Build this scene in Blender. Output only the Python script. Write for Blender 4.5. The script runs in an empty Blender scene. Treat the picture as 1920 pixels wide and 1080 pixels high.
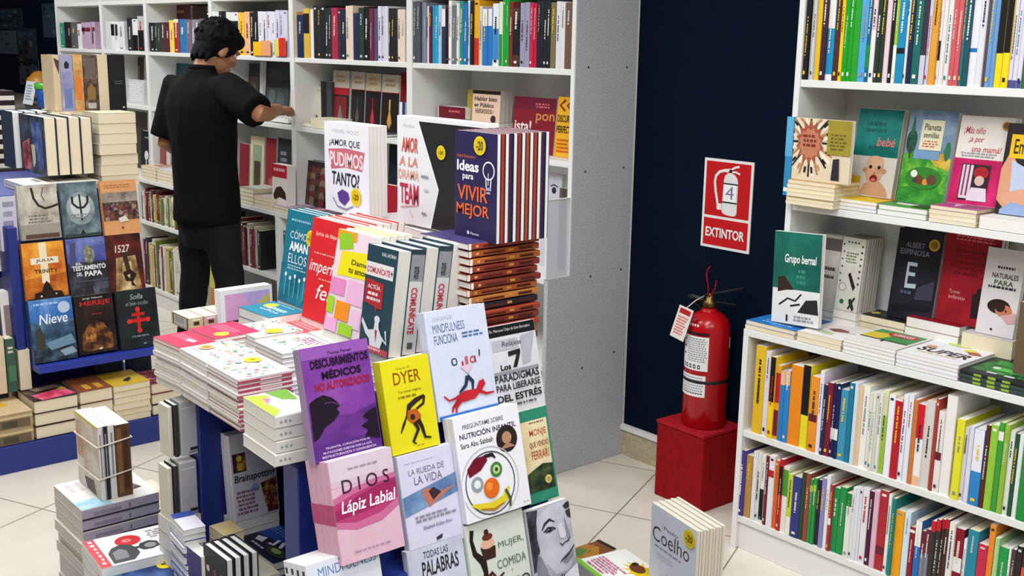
import bpy, bmesh, math, random
from mathutils import Vector as V, Matrix, noise
random.seed(7)
S = bpy.context.scene
COL = S.collection
# ------------------------------------------------------------------ camera
F_PX, PITCH, YAW, ROLL = 2111.64, math.radians(12.318), math.radians(49.329), math.radians(0.9687)
CAM = V((0.0, 0.0, 1.62))
_f = V((-math.sin(YAW) * math.cos(PITCH), math.cos(YAW) * math.cos(PITCH), -math.sin(PITCH)))
_r = V((math.cos(YAW), math.sin(YAW), 0.0)); _u = _r.cross(_f)
CR = _r * math.cos(ROLL) + _u * math.sin(ROLL); CU = _u * math.cos(ROLL) - _r * math.sin(ROLL)
cd = bpy.data.cameras.new('camera'); co = bpy.data.objects.new('camera', cd); COL.objects.link(co)
cd.sensor_width = 36.0; cd.lens = 36.0 * F_PX / 1920.0; cd.clip_start = 0.05
co.matrix_world = Matrix(((CR.x, CU.x, -_f.x, CAM.x), (CR.y, CU.y, -_f.y, CAM.y), (CR.z, CU.z, -_f.z, CAM.z), (0, 0, 0, 1)))
S.camera = co
# ------------------------------------------------------------------ world, lamps, exposure
S.view_settings.view_transform = 'Standard'; S.view_settings.look = 'None'
S.view_settings.exposure = -0.6; S.view_settings.gamma = 1.0; S.view_settings.use_curve_mapping = False
wd = bpy.data.worlds.new('shop_air'); S.world = wd; wd.use_nodes = True
wd.node_tree.nodes['Background'].inputs[0].default_value = (0.93, 0.95, 1.0, 1)
wd.node_tree.nodes['Background'].inputs[1].default_value = 0.25

def area(name, loc, sx, sy, power, col=(0.96, 0.982, 1.0), rot=(0, 0, 0)):
    l = bpy.data.lights.new(name, 'AREA'); l.shape = 'RECTANGLE'; l.size = sx; l.size_y = sy; l.energy = power; l.color = col
    o = bpy.data.objects.new(name, l); o.location = loc; o.rotation_euler = rot; COL.objects.link(o); return o
area('ceiling_light_a', (-0.3, -0.2, 2.74), 1.2, 1.2, 72)
area('ceiling_light_b', (-1.5, 1.25, 2.74), 0.6, 1.6, 66)
area('ceiling_light_c', (-3.6, 0.9, 2.74), 1.6, 0.7, 74)
area('ceiling_light_d', (-5.6, 1.6, 2.74), 1.6, 0.6, 60)
area('ceiling_light_e', (-7.6, 1.6, 2.74), 1.6, 0.6, 56)
area('ceiling_light_f', (0.4, 1.4, 2.74), 1.0, 0.8, 50)

# ------------------------------------------------------------------ pixels of the photograph to points of the place
def ray(px, py): return _f * F_PX + CR * (px - 960.0) - CU * (py - 540.0)
def at(px, py, ax, val):
    d = ray(px, py); i = 'xyz'.index(ax); return CAM + d * ((val - CAM[i]) / d[i])
def hit(px, py, p0, n):
    d = ray(px, py); return CAM + d * ((p0 - CAM).dot(n) / d.dot(n))
def proj(p):
    q = V(p) - CAM; z = q.dot(_f)
    if z < 0.05: z = 0.05
    return (960 + F_PX * q.dot(CR) / z, 540 - F_PX * q.dot(CU) / z)

# ------------------------------------------------------------------ materials
_M = {}
NAMED = dict(K='17171a', W='e9e7e4', C='e8dfc8', N='1d2748', G='8d8f96', R='b81f2b', B='1f6fb5', Y='efc51e', O='ea8a1e', GR='1f8a3c',
             T='157b7f', M='6e1f33', P='e9cdd2', L='c9c6d6', BR='4c342a', LG='9bc23c', CY='1d8ec0', CR='c3213f', LB='86b4dc', SA='d66466',
             TN='b98d5a', DG='24402f', PU='4b3a8c', PE='e9b890', OL='7d7440', DK='2a2426', GW='c9c8c6', LY='e6e06a')
def lin(h):
    h = NAMED.get(h, h)
    c = [int(h[i:i + 2], 16) / 255.0 for i in (0, 2, 4)]
    return tuple(x / 12.92 if x <= 0.04045 else ((x + 0.055) / 1.055) ** 2.4 for x in c)
def mat(key, rough=0.46, spec=0.25):
    if key[:2] == 'n:':                       # a printed picture: three inks mingled
        if key in _M: return _M[key]
        _, cs, sc = key.split(':'); cs = cs.split('-'); m = bpy.data.materials.new('picture_print'); m.use_nodes = True; nt = m.node_tree; b = nt.nodes['Principled BSDF']
        b.inputs['Roughness'].default_value = rough; b.inputs['Specular IOR Level'].default_value = spec
        tc = nt.nodes.new('ShaderNodeTexCoord'); nz = nt.nodes.new('ShaderNodeTexNoise'); nz.inputs['Scale'].default_value = float(sc); nz.inputs['Detail'].default_value = 6; nz.inputs['Roughness'].default_value = .62
        cr = nt.nodes.new('ShaderNodeValToRGB'); e = cr.color_ramp.elements; e[0].position = .36; e[0].color = (*lin(cs[1]), 1); e[1].position = .5; e[1].color = (*lin(cs[0]), 1); x = e.new(.66); x.color = (*lin(cs[2]), 1)
        nt.links.new(tc.outputs['Object'], nz.inputs['Vector']); nt.links.new(nz.outputs['Fac'], cr.inputs[0]); nt.links.new(cr.outputs[0], b.inputs['Base Color']); _M[key] = m; return m
    k = (NAMED.get(key, key), rough, spec)
    if k in _M: return _M[k]
    m = bpy.data.materials.new('print_' + k[0]); m.use_nodes = True
    nt = m.node_tree; b = nt.nodes['Principled BSDF']
    b.inputs['Base Color'].default_value = (*lin(key), 1); b.inputs['Roughness'].default_value = rough
    b.inputs['Specular IOR Level'].default_value = spec
    tc = nt.nodes.new('ShaderNodeTexCoord'); nz = nt.nodes.new('ShaderNodeTexNoise'); nz.inputs['Scale'].default_value = 35; nz.inputs['Detail'].default_value = 3
    mx = nt.nodes.new('ShaderNodeMixRGB'); mx.blend_type = 'OVERLAY'; mx.inputs[0].default_value = 0.16; mx.inputs[1].default_value = (*lin(key), 1)
    nt.links.new(tc.outputs['Object'], nz.inputs['Vector']); nt.links.new(nz.outputs['Fac'], mx.inputs[2]); nt.links.new(mx.outputs[0], b.inputs['Base Color'])
    _M[k] = m; return m
def surf(name, col, rough=0.5, scale=60, amount=0.25, bump=0.0, spec=0.5, metal=0.0, stretch=(1, 1, 1)):
    m = bpy.data.materials.new(name); m.use_nodes = True; nt = m.node_tree; b = nt.nodes['Principled BSDF']
    b.inputs['Roughness'].default_value = rough; b.inputs['Metallic'].default_value = metal; b.inputs['Specular IOR Level'].default_value = spec
    tc = nt.nodes.new('ShaderNodeTexCoord'); mp = nt.nodes.new('ShaderNodeMapping'); mp.inputs['Scale'].default_value = stretch
    nz = nt.nodes.new('ShaderNodeTexNoise'); nz.inputs['Scale'].default_value = scale; nz.inputs['Detail'].default_value = 5
    mx = nt.nodes.new('ShaderNodeMixRGB'); mx.blend_type = 'OVERLAY'; mx.inputs[0].default_value = amount; mx.inputs[1].default_value = (*lin(col), 1)
    L = nt.links; L.new(tc.outputs['Object'], mp.inputs[0]); L.new(mp.outputs[0], nz.inputs['Vector']); L.new(nz.outputs['Fac'], mx.inputs[2]); L.new(mx.outputs[0], b.inputs['Base Color'])
    if bump:
        bp = nt.nodes.new('ShaderNodeBump'); bp.inputs['Strength'].default_value = bump; bp.inputs['Distance'].default_value = 0.004
        L.new(nz.outputs['Fac'], bp.inputs['Height']); L.new(bp.outputs[0], b.inputs['Normal'])
    return m
def page_mat(name, col):                       # leaves seen edge on: fine lines across the thickness of the block
    m = bpy.data.materials.new(name); m.use_nodes = True; nt = m.node_tree; b = nt.nodes['Principled BSDF']; b.inputs['Roughness'].default_value = 0.8
    tc = nt.nodes.new('ShaderNodeTexCoord'); mp = nt.nodes.new('ShaderNodeMapping'); mp.inputs['Scale'].default_value = (6, 900, 6)
    nz = nt.nodes.new('ShaderNodeTexNoise'); nz.inputs['Scale'].default_value = 1.0; nz.inputs['Detail'].default_value = 2
    mx = nt.nodes.new('ShaderNodeMixRGB'); mx.blend_type = 'OVERLAY'; mx.inputs[0].default_value = 0.35; mx.inputs[1].default_value = (*lin(col), 1)
    L = nt.links; L.new(tc.outputs['Object'], mp.inputs[0]); L.new(mp.outputs[0], nz.inputs['Vector']); L.new(nz.outputs['Fac'], mx.inputs[2]); L.new(mx.outputs[0], b.inputs['Base Color'])
    return m
PAGE = {'w': page_mat('white_leaves', 'e6e3dd'), 'c': page_mat('cream_leaves', 'e3d6b8'), 'g': page_mat('grey_leaves', 'cfcac2')}
LAMI = surf('white_laminate', 'e4e3e0', 0.4, 220, 0.1)
PANEL = surf('speckled_grey_laminate', 'b6b6bd', 0.6, 260, 0.6, spec=.3)
NAVY = surf('navy_paint', '1b2c78', 0.45, 25, 0.2)

# ------------------------------------------------------------------ meshes and objects
def link(name, me, parent=None, loc=None):
    o = bpy.data.objects.new(name, me); COL.objects.link(o)
    if parent is not None: o.parent = parent
    if loc is not None: o.location = loc
    return o
def tag(o, label=None, cat=None, group=None, kind=None):
    for k, v in (('label', label), ('category', cat), ('group', group), ('kind', kind)):
        if v: o[k] = v
    return o
def empty(name, loc=(0, 0, 0), label=None, cat=None, group=None, rz=0.0):
    o = bpy.data.objects.new(name, None); COL.objects.link(o); o.location = loc; o.rotation_euler = (0, 0, rz); o.empty_display_size = 0.1
    return tag(o, label, cat, group)
class MB:
    """collects faces with their materials, then links them as one mesh"""
    def __init__(s): s.v = []; s.f = []; s.m = []; s.mats = []; s.sm = []
    def mi(s, m):
        if m not in s.mats: s.mats.append(m)
        return s.mats.index(m)
    def add(s, vs, fs, m, smooth=False):
        b = len(s.v); s.v += [tuple(v) for v in vs]; k = s.mi(m)
        for f in fs: s.f.append([b + i for i in f]); s.m.append(k); s.sm.append(smooth)
    def box(s, a, b, m):
        (x0, y0, z0), (x1, y1, z1) = a, b
        s.add([(x0, y0, z0), (x1, y0, z0), (x1, y1, z0), (x0, y1, z0), (x0, y0, z1), (x1, y0, z1), (x1, y1, z1), (x0, y1, z1)],
              [(0, 3, 2, 1), (4, 5, 6, 7), (0, 1, 5, 4), (1, 2, 6, 5), (2, 3, 7, 6), (3, 0, 4, 7)], m)
    def obox(s, O, X, Y, Z, m):        # box from a corner and three edge vectors
        P = [O, O + X, O + X + Y, O + Y]; P += [p + Z for p in P]
        s.add(P, [(0, 3, 2, 1), (4, 5, 6, 7), (0, 1, 5, 4), (1, 2, 6, 5), (2, 3, 7, 6), (3, 0, 4, 7)], m)
    def lathe(s, prof, m, n=40, c=(0, 0, 0), smooth=True):
        vs, fs = [], []
        for r, z in prof:
            for i in range(n): a = 2 * math.pi * i / n; vs.append((c[0] + r * math.cos(a), c[1] + r * math.sin(a), c[2] + z))
        for j in range(len(prof) - 1):
            for i in range(n): fs.append((j * n + i, j * n + (i + 1) % n, (j + 1) * n + (i + 1) % n, (j + 1) * n + i))
        fs.append(tuple(range(n - 1, -1, -1))); fs.append(tuple((len(prof) - 1) * n + i for i in range(n)))
        s.add(vs, fs, m, smooth)
    def tube(s, pts, rad, m, n=14, smooth=True):
        pts = [V(p) for p in pts]; R = rad if isinstance(rad, (list, tuple)) else [rad] * len(pts); vs, fs = [], []; last = None
        for i, p in enumerate(pts):
            d = (pts[min(i + 1, len(pts) - 1)] - pts[max(i - 1, 0)]).normalized()
            if last is None: a = d.orthogonal().normalized()
            else: a = (last - d * last.dot(d)).normalized()
            last = a; b = d.cross(a); r = R[i]; rx, ry = (r if isinstance(r, tuple) else (r, r))
            for k in range(n): t = 2 * math.pi * k / n; vs.append(p + a * (rx * math.cos(t)) + b * (ry * math.sin(t)))
        for j in range(len(pts) - 1):
            for k in range(n): fs.append((j * n + k, j * n + (k + 1) % n, (j + 1) * n + (k + 1) % n, (j + 1) * n + k))
        fs.append(tuple(range(n - 1, -1, -1))); fs.append(tuple((len(pts) - 1) * n + k for k in range(n)))
        s.add(vs, fs, m, smooth)
    def mesh(s, name):
        me = bpy.data.meshes.new(name); me.from_pydata(s.v, [], s.f)
        for m in s.mats: me.materials.append(m)
        me.polygons.foreach_set('material_index', s.m); me.polygons.foreach_set('use_smooth', s.sm); me.update(); return me
    def build(s, name, parent=None, bevel=0.0, loc=None):
        o = link(name, s.mesh(name), parent, loc)
        if bevel:
            b = o.modifiers.new('edge', 'BEVEL'); b.width = bevel; b.segments = 2; b.limit_method = 'ANGLE'; b.angle_limit = math.radians(50)
        return o
def part(name, a, b, m, parent=None, bevel=0.0015):
    q = MB(); q.box(a, b, m); return q.build(name, parent, bevel)

# ------------------------------------------------------------------ lettering
_T = {}
def glyphs(text, bold=0.0, shear=0.0):
    k = (text, bold, shear)
    if k not in _T:
        c = bpy.data.curves.new('t', 'FONT'); c.body = text; c.offset = bold; c.shear = shear; c.resolution_u = 3; c.fill_mode = 'FRONT' if hasattr(c, 'fill_mode') else c.fill_mode
        c.align_x = 'LEFT'; o = bpy.data.objects.new('t', c); COL.objects.link(o); bpy.context.view_layer.update()
        dg = bpy.context.evaluated_depsgraph_get(); me = bpy.data.meshes.new_from_object(o.evaluated_get(dg))
        vs = [(v.co.x, v.co.y) for v in me.vertices]; fs = [tuple(p.vertices) for p in me.polygons]
        bpy.data.objects.remove(o); bpy.data.curves.remove(c); bpy.data.meshes.remove(me)
        x0 = min(v[0] for v in vs); x1 = max(v[0] for v in vs); y0 = min(v[1] for v in vs); y1 = max(v[1] for v in vs)
        _T[k] = ([((x - x0) / (x1 - x0), (y - y0) / (y1 - y0)) for x, y in vs], fs)
    return _T[k]

def draw(mb, art, P, asp, eps0=0.0):
    """art on a flat face. P(u, v, e) gives the point at u (from the left), v (from the top), raised by e. asp = width / height"""
    Q = P
    def P(u, v, e): return Q(min(max(u, 0.004), .996), min(max(v, .003), .997), e)
    for k, a in enumerate(art):
        e = min(0.0002, 0.0028 / max(len(art), 1)) * (k + 1) + eps0; t = a[0]
        if t == 'r': _, u0, v0, u1, v1, c = a; mb.add([P(u0, v1, e), P(u1, v1, e), P(u1, v0, e), P(u0, v0, e)], [(0, 1, 2, 3)], mat(c))
        elif t == 'p': mb.add([P(u, v, e) for u, v in a[1]], [tuple(range(len(a[1])))], mat(a[2]))
        elif t == 'c':
            _, u, v, r, c = a[:5]; ry = a[5] if len(a) > 5 else r * asp
            mb.add([P(u + r * math.cos(q * math.pi / 12), v + ry * math.sin(q * math.pi / 12), e) for q in range(24)], [tuple(range(24))], mat(c))
        elif t == 'o':            # a ring
            _, u, v, r, w, c = a; vs = []
            for q in range(28):
                for rr in (r, r - w): vs.append(P(u + rr * math.cos(q * math.pi / 14), v + rr * asp * math.sin(q * math.pi / 14), e))
            mb.add(vs, [(2 * q, 2 * ((q + 1) % 28), 2 * ((q + 1) % 28) + 1, 2 * q + 1) for q in range(28)], mat(c))
        elif t == 't':
            _, u0, v0, u1, v1, s, c = a[:7]; vs, fs = glyphs(s, *(a[7] if len(a) > 7 else ()))
            mb.add([P(u0 + x * (u1 - u0), v1 + y * (v0 - v1), e) for x, y in vs], fs, mat(c))
        elif t == 'v':            # lettering down a spine
            _, u0, v0, u1, v1, s, c = a[:7]; vs, fs = glyphs(s, *(a[7] if len(a) > 7 else ()))
            mb.add([P(u0 + y * (u1 - u0), v0 + x * (v1 - v0), e) for x, y in vs], fs, mat(c))
        elif t == 'l':            # lines of print too small to read
            _, u0, v0, u1, v1, n, c = a; rn = random.Random(int((u0 + v0 * 7 + n) * 1000)); hh = (v1 - v0) / n
            for i in range(n):
                u = u0 + rn.uniform(0, .04); end = u1 - rn.uniform(0, .25) * (u1 - u0)
                while u < end - .02:
                    w = min(rn.uniform(.03, .11), end - u); y = v0 + hh * i
                    mb.add([P(u, y + hh * .55, e), P(u + w, y + hh * .55, e), P(u + w, y, e), P(u, y, e)], [(0, 1, 2, 3)], mat(c)); u += w + .02
        elif t == 's':            # a stroke
            _, pts, w, c = a; n = len(pts); vs = []
            for i, (u, v) in enumerate(pts):
                du = pts[min(i + 1, n - 1)][0] - pts[max(i - 1, 0)][0]; dv = (pts[min(i + 1, n - 1)][1] - pts[max(i - 1, 0)][1]) / asp
                q = math.hypot(du, dv) or 1; ww = w[i] if isinstance(w, (list, tuple)) else w
                vs += [P(u - dv / q * ww / 2, v + du / q * ww / 2 * asp, e), P(u + dv / q * ww / 2, v - du / q * ww / 2 * asp, e)]
            mb.add(vs, [(2 * i, 2 * i + 2, 2 * i + 3, 2 * i + 1) for i in range(n - 1)], mat(c))

# ------------------------------------------------------------------ books
BOOKS = []
def book(O, R, U, w, h, t, col, label, group, art=(), bart=(), spine=None, sart=(), page='w', hide='', hard=False, top=False, cat='book', keep=0.0):
    """front cover's lower left corner O, right R, up U; the block lies behind the cover. local: x along R, y into the book, z along U"""
    R = V(R).normalized(); U = V(U); U = (U - R * U.dot(R)).normalized(); Nn = R.cross(U)
    BOOKS.append(dict(O=V(O), R=R, U=U, N=Nn, w=w, h=h, t=t, col=col, label=label, group=group, art=art, bart=bart, spine=spine or col, sart=sart, page=page, hide=hide, hard=hard, cat=cat, keep=keep))
def book_geo(b):
    w, h, t = b['w'], b['h'], b['t']; ct = min(0.0022 if b['hard'] else 0.0009, t * 0.2); r = min(0.0025, t * 0.35); c = MB(); p = MB()
    def sec(i):                # the cover's section, i = inset
        q = max(r - i, 0.0002); out = [(w, i), (i + q, i)]
        for k in range(1, 3): a = k * math.pi / 4; out.append((i + q - q * math.sin(a), i + q - q * math.cos(a)))
        for k in range(0, 2): a = k * math.pi / 4; out.append((i + q - q * math.cos(a), t - i - q + q * math.sin(a)))
        return out + [(i + q, t - i), (w, t - i)]
    A, Bn = sec(0), sec(ct); n = len(A); vs = []
    for z in (0, h): vs += [(x, y, z) for x, y in A] + [(x, y, z) for x, y in Bn]
    mf, ms = mat(b['col']), mat(b['spine'])
    for i in range(n - 1):
        m = ms if 2 <= i <= n - 4 else mf
        c.add([vs[i], vs[i + 1], vs[2 * n + i + 1], vs[2 * n + i]], [(0, 1, 2, 3)], m)
        c.add([vs[n + i], vs[n + i + 1], vs[3 * n + i + 1], vs[3 * n + i]], [(3, 2, 1, 0)], mf)
        for o, f in ((0, (0, 3, 2, 1)), (2 * n, (0, 1, 2, 3))): c.add([vs[o + i], vs[o + i + 1], vs[o + n + i + 1], vs[o + n + i]], [f], m)
    for i in (0, n - 1): c.add([vs[i], vs[n + i], vs[3 * n + i], vs[2 * n + i]], [(0, 1, 2, 3)], mf)
    draw(c, b['art'], lambda u, v, e: (u * w, -e, (1 - v) * h), w / h)
    draw(c, b['bart'], lambda u, v, e: (w * (1 - u), t + e, (1 - v) * h), w / h)
    draw(c, b['sart'], lambda u, v, e: (-e, t * (1 - u), (1 - v) * h), t / h)
    g = 0.003 if b['hard'] else 0.0008
    p.box((ct, ct, g), (w - max(g, 0.0012), t - ct, h - g), PAGE[b['page']])
    return c, p
def face_area(b):
    O, R, U, D = b['O'], b['R'], b['U'], -b['N']; w, h, t = R * b['w'], U * b['h'], D * b['t']; tot = 0
    for key, o, a, c, n in (('f', O, w, h, b['N']), ('s', O, t, h, -R), ('e', O + w, t, h, R), ('t', O + h, w, t, U), ('b', O, w, t, -U)):
        if key in b['hide'] or n.dot(CAM - o) <= 0: continue
        q = [proj(x) for x in (o, o + a, o + a + c, o + c)]
        q = [(min(max(x, 0), 1920), min(max(y, 0), 1080)) for x, y in q]
        tot += abs(sum(q[i][0] * q[(i + 1) % 4][1] - q[(i + 1) % 4][0] * q[i][1] for i in range(4))) / 2
    return tot
MAX_BOOKS = 325
def visible_pixels():
    """how many pixels of the photograph's view each book shows, counted on a coarse grid"""
    from mathutils.bvhtree import BVHTree
    vs, fs, own = [], [], []
    for k, b in enumerate(BOOKS):
        O, w, h, t = b['O'], b['R'] * b['w'], b['U'] * b['h'], -b['N'] * b['t']; n = len(vs)
        vs += [O, O + w, O + w + t, O + t, O + h, O + w + h, O + w + t + h, O + t + h]
        for f in ((0, 3, 2, 1), (4, 5, 6, 7), (0, 1, 5, 4), (1, 2, 6, 5), (2, 3, 7, 6), (3, 0, 4, 7)): fs.append([n + i for i in f]); own.append(k)
    bpy.context.view_layer.update()
    for o in list(S.objects):
        if o.type == 'MESH':
            n = len(vs); vs += [o.matrix_world @ v.co for v in o.data.vertices]
            for f in o.data.polygons: fs.append([n + i for i in f.vertices]); own.append(-1)
    tree = BVHTree.FromPolygons(vs, fs); cnt = [0] * len(BOOKS)
    for py in range(1, 1080, 3):
        for px in range(1, 1920, 3):
            i = tree.ray_cast(CAM, ray(px, py).normalized())[2]
            if i is not None and own[i] >= 0: cnt[own[i]] += 9
    return cnt
def build_books():
    cnt = visible_pixels()
    for b, n in zip(BOOKS, cnt): b['a'] = n
    order = sorted(BOOKS, key=lambda b: -b['a']); solo = set(id(b) for b in order[:MAX_BOOKS]); rest = MB()
    print('SMALLEST', order[min(MAX_BOOKS, len(order)) - 1]['a'], 'SEEN', sum(1 for n in cnt if n > 0), 'SOLO PX', sum(b['a'] for b in order[:MAX_BOOKS]), 'REST PX', sum(b['a'] for b in order[MAX_BOOKS:]))
    for b in BOOKS:
        c, p = book_geo(b); O, R, U, D = b['O'], b['R'], b['U'], -b['N']
        mw = Matrix(((R.x, D.x, U.x, O.x), (R.y, D.y, U.y, O.y), (R.z, D.z, U.z, O.z), (0, 0, 0, 1)))
        if id(b) in solo:
            e = empty('book', label=b['label'], cat=b['cat'], group=b['group']); e.matrix_world = mw
            cv = c.build('cover', e); p.build('page_block', e)
            for a in b['art']:
                if a[0] == 'k':
                    w, h = b['w'], b['h']; q = MB(); u, v, r, s = a[1:5]; y, g = (a[5:7] if len(a) > 5 else ('e8cf1c', '4a3a14'))
                    draw(q, [('c', u, v, r, y), ('c', u, v, r * .8, g if g != '4a3a14' else 'd8b818'), ('t', u - r * .55, v - r * .3, u + r * .55, v + r * .3, s, '3a2c10', (.02, 0))] if s else [('c', u, v, r, y), ('c', u, v, r * .68, g)], lambda u, v, e_: (u * w, -e_ - .0029, (1 - v) * h), w / h)
                    tag(q.build('price_sticker', cv), 'round yellow sticker')
        else:
            for g in (c, p):
                for f, k in zip(g.f, g.m): rest.add([mw @ V(g.v[i]) for i in f], [tuple(range(len(f)))], g.mats[k])
    if rest.f:
        o = rest.build('distant_books'); tag(o, 'small books and stack edges too far or too hidden to tell apart', 'books', None, 'stuff')
    print('BOOKS', len(BOOKS))

ORD = ['', 'first', 'second', 'third', 'fourth', 'fifth', 'sixth', 'seventh', 'eighth', 'ninth', 'tenth', 'eleventh', 'twelfth', 'thirteenth', 'fourteenth', 'fifteenth',
       'sixteenth', 'seventeenth', 'eighteenth', 'nineteenth', 'twentieth'] + [f'{n}{"st" if n % 10 == 1 else "nd" if n % 10 == 2 else "rd" if n % 10 == 3 else "th"}' for n in range(21, 99)]
CN = dict(K='black', W='white', C='cream', N='navy', G='grey', R='red', B='blue', Y='yellow', O='orange', GR='green', T='teal', M='maroon', P='pale pink', L='pale lilac', BR='brown',
          LG='lime green', CY='bright blue', CR='crimson', LB='light blue', SA='salmon', TN='tan', DG='dark green', PU='purple', PE='peach', OL='olive', DK='very dark', GW='light grey', LY='pale yellow')
def hue(h):
    import colorsys
    r, g, b = [int(h[i:i + 2], 16) / 255 for i in (0, 2, 4)]; hh, l, s = colorsys.rgb_to_hls(r, g, b)
    if s < .14 or l > .9: return 'black' if l < .2 else 'dark grey' if l < .4 else 'grey' if l < .65 else 'pale grey' if l < .82 else 'whitish'
    n = [(.03, 'red'), (.1, 'orange brown' if l < .6 else 'peach'), (.18, 'yellow' if l > .35 else 'olive'), (.42, 'green'), (.53, 'teal'), (.7, 'blue'), (.82, 'violet'), (.94, 'pink' if l > .5 else 'maroon'), (1.1, 'red')]
    return ('dark ' if l < .28 else 'pale ' if l > .75 else '') + next(c for t, c in n if hh < t)
def spine_marks(rn, c2, t, h):
    """a title down the spine and a publisher's mark at its foot, too small to read"""
    out = []
    if rn.random() < .3: return [('r', .25, .04, .75, .07, c2)] if rn.random() < .5 else []
    v = rn.uniform(.06, .3); end = v + rn.uniform(.2, .5)
    a = rn.uniform(.36, .43)
    while v < end:
        l = rn.uniform(.012, .03); out.append(('r', a, v, 1 - a, min(v + l, end), c2)); v += l + (.02 if rn.random() < .25 else .006)
    if rn.random() < .6: out.append(('r', .3, .9, .7, .94, c2))
    return out
def spine_row(data, ox, oy, sc, yb, yfront, zbase, place, group, hdef=None, depth=(.13, .17), seed=1, pg='wwc', off=0.004, htop=None):
    """spine-out books on a shelf. data = (x0, x1, top or None, 'COL' or 'COL/BAND:v') in crop pixels; yb(px) = the shelf's row in the photograph"""
    rn = random.Random(seed); n = 0
    for x0, x1, top, c in data:
        p0, p1 = ox + x0 / sc, ox + x1 / sc; cs = c.split('*'); k = int(cs[1]) if len(cs) > 1 else 1; c = cs[0]
        for i in range(k):
            a, b = p0 + (p1 - p0) * i / k, p0 + (p1 - p0) * (i + 1) / k
            yy = yfront + off + rn.uniform(0, .012)
            X0 = at(a, yb(a), 'y', yy).x; X1 = at(b, yb(b), 'y', yy).x; t = max(X1 - X0 - .0004, .003)
            if top is not None:
                h = at(a, oy + top / sc, 'y', yy).z - zbase
            else: h = hdef
            h = max(.08, h + rn.uniform(-.003, .003)); bands = c.split('/'); base = bands[0]; sart = []
            for bd in bands[1:]:
                cc, vv = bd.split(':'); v0, v1 = [float(q) for q in vv.split('-')]; sart.append(('r', 0.02, v0, .98, v1, cc))
            L = sum(lin(base)) / 3
            c2 = rn.choice(['K', 'N', 'R', 'G', 'T', 'K', 'BR'] if L > .35 else ['W', 'W', 'C', 'Y', 'GW'])
            sart += spine_marks(rn, c2, t, h); n += 1
            extra = f' and {CN.get(bands[1].split(":")[0]) or hue(bands[1].split(":")[0])}' if len(bands) > 1 else ''
            book((X1, yy, zbase), (0, 1, 0), (0, 0, 1), rn.uniform(*depth), h, t, base, f'{CN.get(base) or hue(base)}{extra} spine, {ORD[n]} from left {place}', group, sart=tuple(sart), page=rn.choice(pg), hide='fb')
    return n
def stack3(a, X, Y, lx, ly, ztop, n, t, col, label, group, art=(), spine_side='left', edge='w', sp=None, jit=.004, topcol=None, sart=(), names=None, seed=3, hard=False, seedcols=None, zb=None):
    if zb is not None: n = max(1, round((ztop - zb - .001) / t)); t = (ztop - zb - .001) / n
    rn = random.Random(seed)
    for i in range(n):
        dx, dy = (rn.uniform(-jit, jit), rn.uniform(-jit, jit)) if i else (0, 0); z = ztop - i * t; o = a + X * dx + Y * dy; o.z = z
        col_i = (topcol or col) if i == 0 else (seedcols[i % len(seedcols)] if seedcols else col)
        if spine_side == 'left': O, R, U, w, h = o, X, Y, lx, ly
        elif spine_side == 'near': O, R, U, w, h = o + X * lx, Y, -X, ly, lx
        elif spine_side == 'right': O, R, U, w, h = o + X * lx + Y * ly, -X, -Y, lx, ly
        else: O, R, U, w, h = o + Y * ly, -Y, X, ly, lx
        lb = label if i == 0 else (names or f'% book from the top in the pile under the {label}')
        lb = lb.replace('%', ORD[i + 1])
        book(O, R, U, w, h, t - .0006, col_i, lb, group, art=art if i == 0 else (), spine=sp or col_i, sart=sart, page=edge, hide='' if i == 0 else 'ft', hard=hard)
def stack_flat(P0, P1, P2, ztop, n, t, *r, **k):
    """a pile of flat books from three corners of its top cover: near left, near right, far right (in photograph pixels on the plane z = ztop)"""
    a, b, c = [at(*q, 'z', ztop) for q in (P0, P1, P2)]
    X = (b - a); X.z = 0; lx = X.length; X.normalize(); Y = V((-X.y, X.x, 0)); ly = max((c - b).dot(Y), .02)
    stack3(a, X, Y, lx, ly, ztop, n, t, *r, **k); return a, X, Y, lx, ly
def pile_y(P0, P1, yf, depth, n, t, *r, **k):
    """a pile whose near top edge runs along the shelf's front at Y = yf"""
    a, b = at(*P0, 'y', yf), at(*P1, 'y', yf); stack3(a, V((1, 0, 0)), V((0, 1, 0)), b.x - a.x, depth, (a.z + b.z) / 2, n, t, *r, **k)
def pile_x(P1, P2, xf, depth, n, t, *r, **k):
    """a pile whose near top edge faces +X at X = xf"""
    a, b = at(*P1, 'x', xf), at(*P2, 'x', xf); stack3(a - V((depth, 0, 0)), V((1, 0, 0)), V((0, 1, 0)), depth, b.y - a.y, (a.z + b.z) / 2, n, t, *r, **k)
def lower(label): return f'% book from the top of the pile under the {label}'
def fit(bl, br, tl, p0, n, U):
    O = hit(*bl, p0, n); B = hit(*br, p0, n); U = V(U).normalized(); R = B - O; R -= U * R.dot(U); w = R.length; R.normalize()
    lo, hi = .02, .9
    for _ in range(40):
        m = (lo + hi) / 2
        if proj(O + U * m)[1] > tl[1]: lo = m
        else: hi = m
    return O, R, U, w, (lo + hi) / 2
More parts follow.
